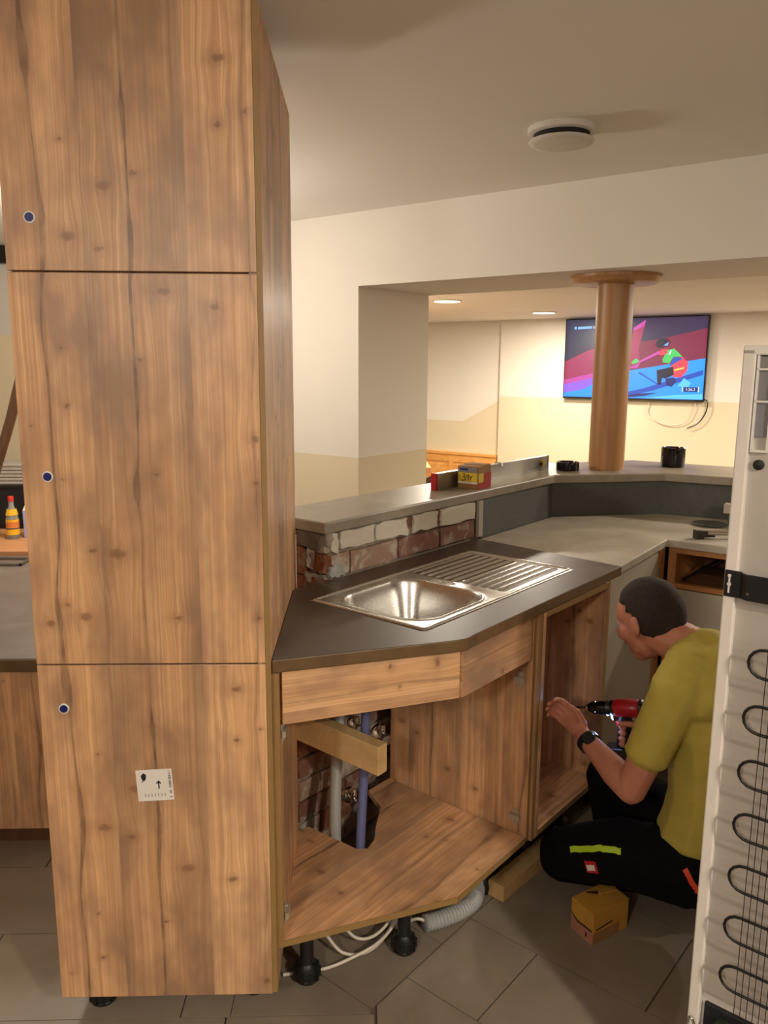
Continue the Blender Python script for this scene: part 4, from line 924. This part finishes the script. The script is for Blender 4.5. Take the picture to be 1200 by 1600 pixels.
# left arm (watch arm)
SL = PP(.015,.185,.815); EL = Vector((.762,2.035,.520)); WL = Vector((.692,2.258,.566)); KL = Vector((.660,2.338,.600))
B.chain([(SL, .056), (SL.lerp(EL,.5), .051), (EL, .043)]); B.chain([(EL, .043), (EL.lerp(WL,.28), .045), (EL.lerp(WL,.7), .034), (WL, .028)])
def hand(W, K, ta, curl, side):
    d = (K-W).normalized(); ta = (ta-d*ta.dot(d)).normalized(); pn = d.cross(ta)*side
    for i in range(6):                               # palm
        t_ = i/5; c = W.lerp(K, t_); wdt = .026+.014*t_
        B.ell(c, (d*.018, ta*wdt, pn*(.020-.004*t_)))
    for off, L, r in ((.029,.9,.0092),(.010,1.0,.0095),(-.010,.95,.0092),(-.028,.76,.0082)):
        p = K+ta*off; a = 0; pts = [(p-d*.01, r+.001)]
        for seg, cc in zip((.044*L,.028*L,.022*L), curl):
            a += math.radians(cc); p = p+(d*math.cos(a)+pn*math.sin(a))*seg; pts.append((p.copy(), r)); r -= .0007
        B.chain(pts)
    tb = W.lerp(K,.35)+ta*.026; t1 = tb+(d*.55+ta*.55+pn*.6).normalized()*.042; t2 = t1+(d*.75+ta*.05+pn*.65).normalized()*.030
    B.chain([(tb, .013), (t1, .0105), (t2, .009)])
hand(WL, KL, Vector((.45,-.25,.85)), (30,48,38), -1)
# right arm, its hand closed round the drill handle
SR = PP(.02,-.185,.815); ER = PP(.10,-.265,.55); WR = Vector((.925,2.372,.545))
B.chain([(SR, .056), (ER, .043)]); B.chain([(ER, .043), (ER.lerp(WR,.3), .044), (WR, .029)])
DT = Vector((.712,2.408,.598)); DB = Vector((.868,2.312,.636)); da = (DT-DB).normalized()      # drill axis, pointing to the bit
dside = da.cross(Vector((0,0,1))).normalized(); dup = dside.cross(da)
GH = DB+da*.035-dup*.085                             # grip centre
hax = (dup*.97-da*.20).normalized()                  # grip axis
B.chain([(WR, .029), (GH-da*.045+dside*.012, .030)])
for i, off in enumerate((.030,.010,-.010,-.029)):
    c = GH+hax*off; pts = []
    for a in range(0, 260, 26):
        t_ = math.radians(a); pts.append((c+(-da*math.cos(t_)+dside*math.sin(t_))*(.029 if a < 200 else .026), .0102-.0008*(i == 3)))
    B.chain(pts)
B.ell(GH-da*.036+dside*.008, (da*.020, dside*.024, hax*.040))
B.chain([(GH-da*.030+hax*.030-dside*.012, .012), (GH-da*.004+hax*.045-dside*.028, .0105), (GH+da*.026+hax*.046-dside*.028, .009)])
body = put('body', B.build(.0042, 5), man, ['skin'], smooth=180)
# eyes and mouth
for s_ in (-1, 1):
    E_ = Blob(); E_.ball(HH(.083, s_*.032, .003), .0125); e_ = put('eye', E_.build(.002, 2), man, ['eye_white'], smooth=180)
M_ = Blob(); M_.chain([(HH(.094,-.022,-.062), .006), (HH(.104,0,-.061), .0065), (HH(.094,.022,-.062), .006)]); put('mouth', M_.build(.002, 3), man, ['lip'], smooth=180)
# hair: short, thinner at the crown
Hr = Blob(); rng = random.Random(3)
for i in range(1500):
    z_ = 1-2*(i+.5)/1500; a = i*2.399963; rr = math.sqrt(1-z_*z_); x_, y_ = rr*math.cos(a), rr*math.sin(a)     # x fwd, y left, z up
    hairline = x_ < .50+.12*z_ and z_ > -.62+.55*max(0, x_+.35) and not (x_ > .02 and abs(y_) > .5 and z_ < .16)
    if x_ > .25 and z_ < .42: hairline = False
    if not hairline: continue
    Hr.ball(HC+hu*.012-hf*.008+hf*(.1005*x_)+hl*(.0745*y_)+hu*(.1045*z_), .0075 if z_ > .8 else .0095)
put('hair', Hr.build(.0045, 3), man, ['hair'], smooth=180)
# shirt
T = Blob()
tor = [(.335,-.03,.130,.172),(.39,-.045,.128,.168),(.46,-.055,.128,.166),(.56,-.05,.130,.168),(.65,-.04,.134,.178),(.73,-.02,.130,.188),(.79,.0,.112,.182),(.835,.018,.088,.150),(.868,.034,.074,.098)]
for (z0, f0, a0, b0), (z1, f1, a1_, b1) in zip(tor, tor[1:]):
    for i in range(11):
        t_ = i/10; z_ = z0+(z1-z0)*t_
        T.ell(PP(f0+(f1-f0)*t_, 0, z_), (PF*(a0+(a1_-a0)*t_), PL*(b0+(b1-b0)*t_), Vector((0,0,.045))))
def sleeve(Sp, Ep):
    T.chain([(Sp, .070), (Sp.lerp(Ep,.35), .067), (Sp.lerp(Ep,.60), .064)]); d = (Ep-Sp).normalized()
    x_ = d.cross(Vector((0,1,0))).normalized(); y_ = d.cross(x_)
    T.ell(Sp.lerp(Ep,.66), (x_*.066, y_*.066, d*.022))
sleeve(SL, EL); sleeve(SR, ER)
for s_, Sp in ((1, SL), (-1, SR)):                   # shoulders rise to the neck
    T.chain([(PP(.030,0,.868), .078), (PP(.018,.09*s_,.850), .074), (Sp+Vector((0,0,.004)), .072)])
    T.chain([(PP(-.03,.05*s_,.84), .085), (PP(-.03,.13*s_,.80), .08)])
T.chain([(PP(.0,0,.885), .066), (PP(.0,0,.84), .085)])
tm = T.build(.0075, 9); put('shirt', tm, man, ['shirt'], smooth=180)
# trousers
Q = Blob()
Q.ell(PP(-.03,0,.25), (PF*.150, PL*.182, Vector((0,0,.145))))
Q.chain([(PP(-.02,.095,.25), .112), (PP(.17,.12,.235), .104), (PP(.30,.13,.18), .090), (Vector((.672,2.362,.115)), .080)])       # left thigh, knee on the floor
Q.chain([(Vector((.672,2.372,.082)), .076), (Vector((.83,2.325,.082)), .074), (Vector((1.04,2.255,.070)), .058)])
Q.chain([(PP(-.02,-.095,.24), .105), (PP(.18,-.12,.28), .095), (PP(.325,-.13,.32), .078)])       # right knee raised
Q.chain([(PP(.325,-.13,.31), .075), (PP(.30,-.135,.10), .060)])
qm = Q.build(.0085, 8)
bvh = BVHTree.FromPolygons([v.co.copy() for v in qm.vertices], [tuple(p_.vertices) for p_ in qm.polygons])
tr = put('trousers', qm, man, ['trousers'], smooth=180)
def ribbon(name, pts, wdt, mat, parent, label, up=Vector((0,0,1)), bv=None):
    P_ = smoothpath(pts, 5); vs = []; n_ = len(P_)
    for i, p_ in enumerate(P_):
        d = (P_[min(i+1, n_-1)]-P_[max(i-1, 0)]).normalized(); c, nn, _, _ = bvh.find_nearest(p_)
        s_ = nn.cross(d).normalized()*wdt*.5
        for k_ in (-1, 1):
            c2_, n2_, _, _ = bvh.find_nearest(c+s_*k_); vs += [c2_+n2_*.0015, c2_+n2_*.0045]
    fs = []
    for i in range(n_-1):
        a, b_ = i*4, i*4+4; fs += [(a+1,a+3,b_+3,b_+1), (a,b_,b_+2,a+2), (a,a+1,b_+1,b_), (a+2,b_+2,b_+3,a+3)]
    fs += [(0,2,3,1), ((n_-1)*4, (n_-1)*4+1, (n_-1)*4+3, (n_-1)*4+2)]
    o = put(name, mesh(vs, fs), parent, [mat], smooth=40); o['label'] = label; return o
ribbon('pocket_stripe', [PP(.305,.26,.255), PP(.25,.26,.285), PP(.19,.26,.31), PP(.13,.26,.33)], .017, 'lime', tr, 'lime green pocket stripe')
pa = ribbon('logo_patch', [PP(.237,.30,.205), PP(.220,.30,.211), PP(.203,.30,.217)], .036, 'patch_red', tr, 'small red logo patch with white bird shape')
ribbon('logo_mark', [PP(.229,.30,.208), PP(.220,.30,.211), PP(.211,.30,.214)], .016, 'paper_white', pa, 'white mark')
for o_ in (man.children_recursive):
    if o_.name.startswith('logo_mark'):
        for v_ in o_.data.vertices: v_.co += Vector((-.4,-.9,0)).normalized()*.003
ribbon('side_stripe', [PP(-.055,.26,.345), PP(-.085,.26,.31), PP(-.115,.26,.275), PP(-.14,.26,.24)], .014, 'orange', tr, 'orange side stripe')
# shoes
for f_, l_, nm in ((-.02,-.06,0),(.33,-.14,1)):
    Sh = Blob()
    if nm: Sh.chain([(PP(f_-.08,l_,.052), .046), (PP(f_+.02,l_,.046), .044), (PP(f_+.10,l_,.038), .036)])
    else: Sh.chain([(Vector((1.04,2.255,.068)), .046), (Vector((1.10,2.235,.058)), .043), (Vector((1.16,2.215,.042)), .035)])
    put('shoe', Sh.build(.008, 3), man, ['sole'], smooth=180)
# wristwatch
wd = (WL-EL).normalized(); wc_ = EL.lerp(WL,.90); sd = wd.cross(Vector((0,0,1))).normalized(); wu = sd.cross(wd)
wtc = put('wristwatch', lathem([(.0325,-.011),(.0355,-.010),(.0355,.010),(.0325,.011)], wc_, 28, wd, True), man, ['watch'], smooth=30); wtc['label'] = 'dark metal wristwatch'
fd = (wu*.75+Vector((-.5,-.86,0))*.66).normalized()
lathe('watch_case', [(0,0),(.019,0),(.020,.004),(.018,.009),(0,.009)], wc_+fd*.033, 'watch', wtc, 24, axis=fd); lathe('watch_dial', [(0,0),(.015,0),(.015,.001),(0,.001)], wc_+fd*.0422, 'watch_glass', wtc, 24, axis=fd)
# cordless drill
dr = tag(empty('cordless_drill', DB), 'red and black cordless drill with a glowing work light in the man\'s hand', 'drill')
Dm = lambda f_: DT.lerp(DB, f_)
lathe('motor_housing', [(0,0),(.022,0),(.027,.006),(.029,.03),(.028,.075),(.024,.084),(0,.086)], DB-da*.012, 'red_plastic', dr, 24, axis=da)
lathe('rear_cap', [(0,0),(.024,0),(.0285,.005),(.0285,.014),(0,.014)], DB-da*.024, 'black_plastic', dr, 24, axis=da)
lathe('gear_collar', [(0,0),(.0255,0),(.0255,.006),(.024,.008),(.024,.014),(.0255,.016),(.0255,.024),(0,.024)], DB+da*.070, 'black_plastic', dr, 28, axis=da)
lathe('chuck', [(0,0),(.0215,0),(.0215,.026),(.019,.028),(.019,.034),(.0215,.036),(.020,.046),(.012,.060),(0,.060)], DB+da*.094, 'black_gloss', dr, 28, axis=da)
lathe('chuck_nose', [(0,0),(.013,0),(.0105,.012),(0,.012)], DB+da*.148, 'chrome', dr, 20, axis=da)
lathe('bit', [(0,0),(.0032,0),(.0032,.045),(.002,.050),(0,.050)], DB+da*.158, 'tool_dark', dr, 10, axis=da)
gp = DB+da*.035
tube('grip', [gp-dup*.015, gp-hax*.055, gp-hax*.13], .0205, 'black_rubber', dr, n=18, sub=4)
Fb = lambda x, y, z: gp-hax*.148+da*x+dside*y+hax*z
put('battery', boxm(-.050,.055,-.032,.032,-.028,.020,Fb), dr, ['black_plastic'], bevel=.006)
box('battery_release', (.050,.058,-.014,.014,-.010,.010), 'red_plastic', dr, F=Fb, bevel=.002)
put('trigger', joinm([lathem([(0,-.014),(.009,-.012),(.010,0),(.009,.012),(0,.014)], gp+da*.026-dup*.048, 14, hax)]), dr, ['red_plastic'], smooth=40)
LEDP = DB+da*.078-dup*.031
lathe('work_light', [(0,0),(.0085,0),(.008,.005),(0,.007)], LEDP, 'led', dr, 16, axis=(da-dup*.25-dside*.35))
put('light_mount', boxm(-.014,.0,-.010,.010,-.008,.010, lambda x, y, z: LEDP+da*x+dside*y+dup*z), dr, ['black_plastic'], bevel=.002)
l = bpy.data.lights.new('work_light_beam','POINT'); l.energy = .16; l.color = (.35,.5,1.0); l.shadow_soft_size = .005
lo = bpy.data.objects.new('work_light_beam', l); COL.objects.link(lo); lo.parent = dr; lo.location = LEDP+da*.016-dup*.004-dside*.010-DB
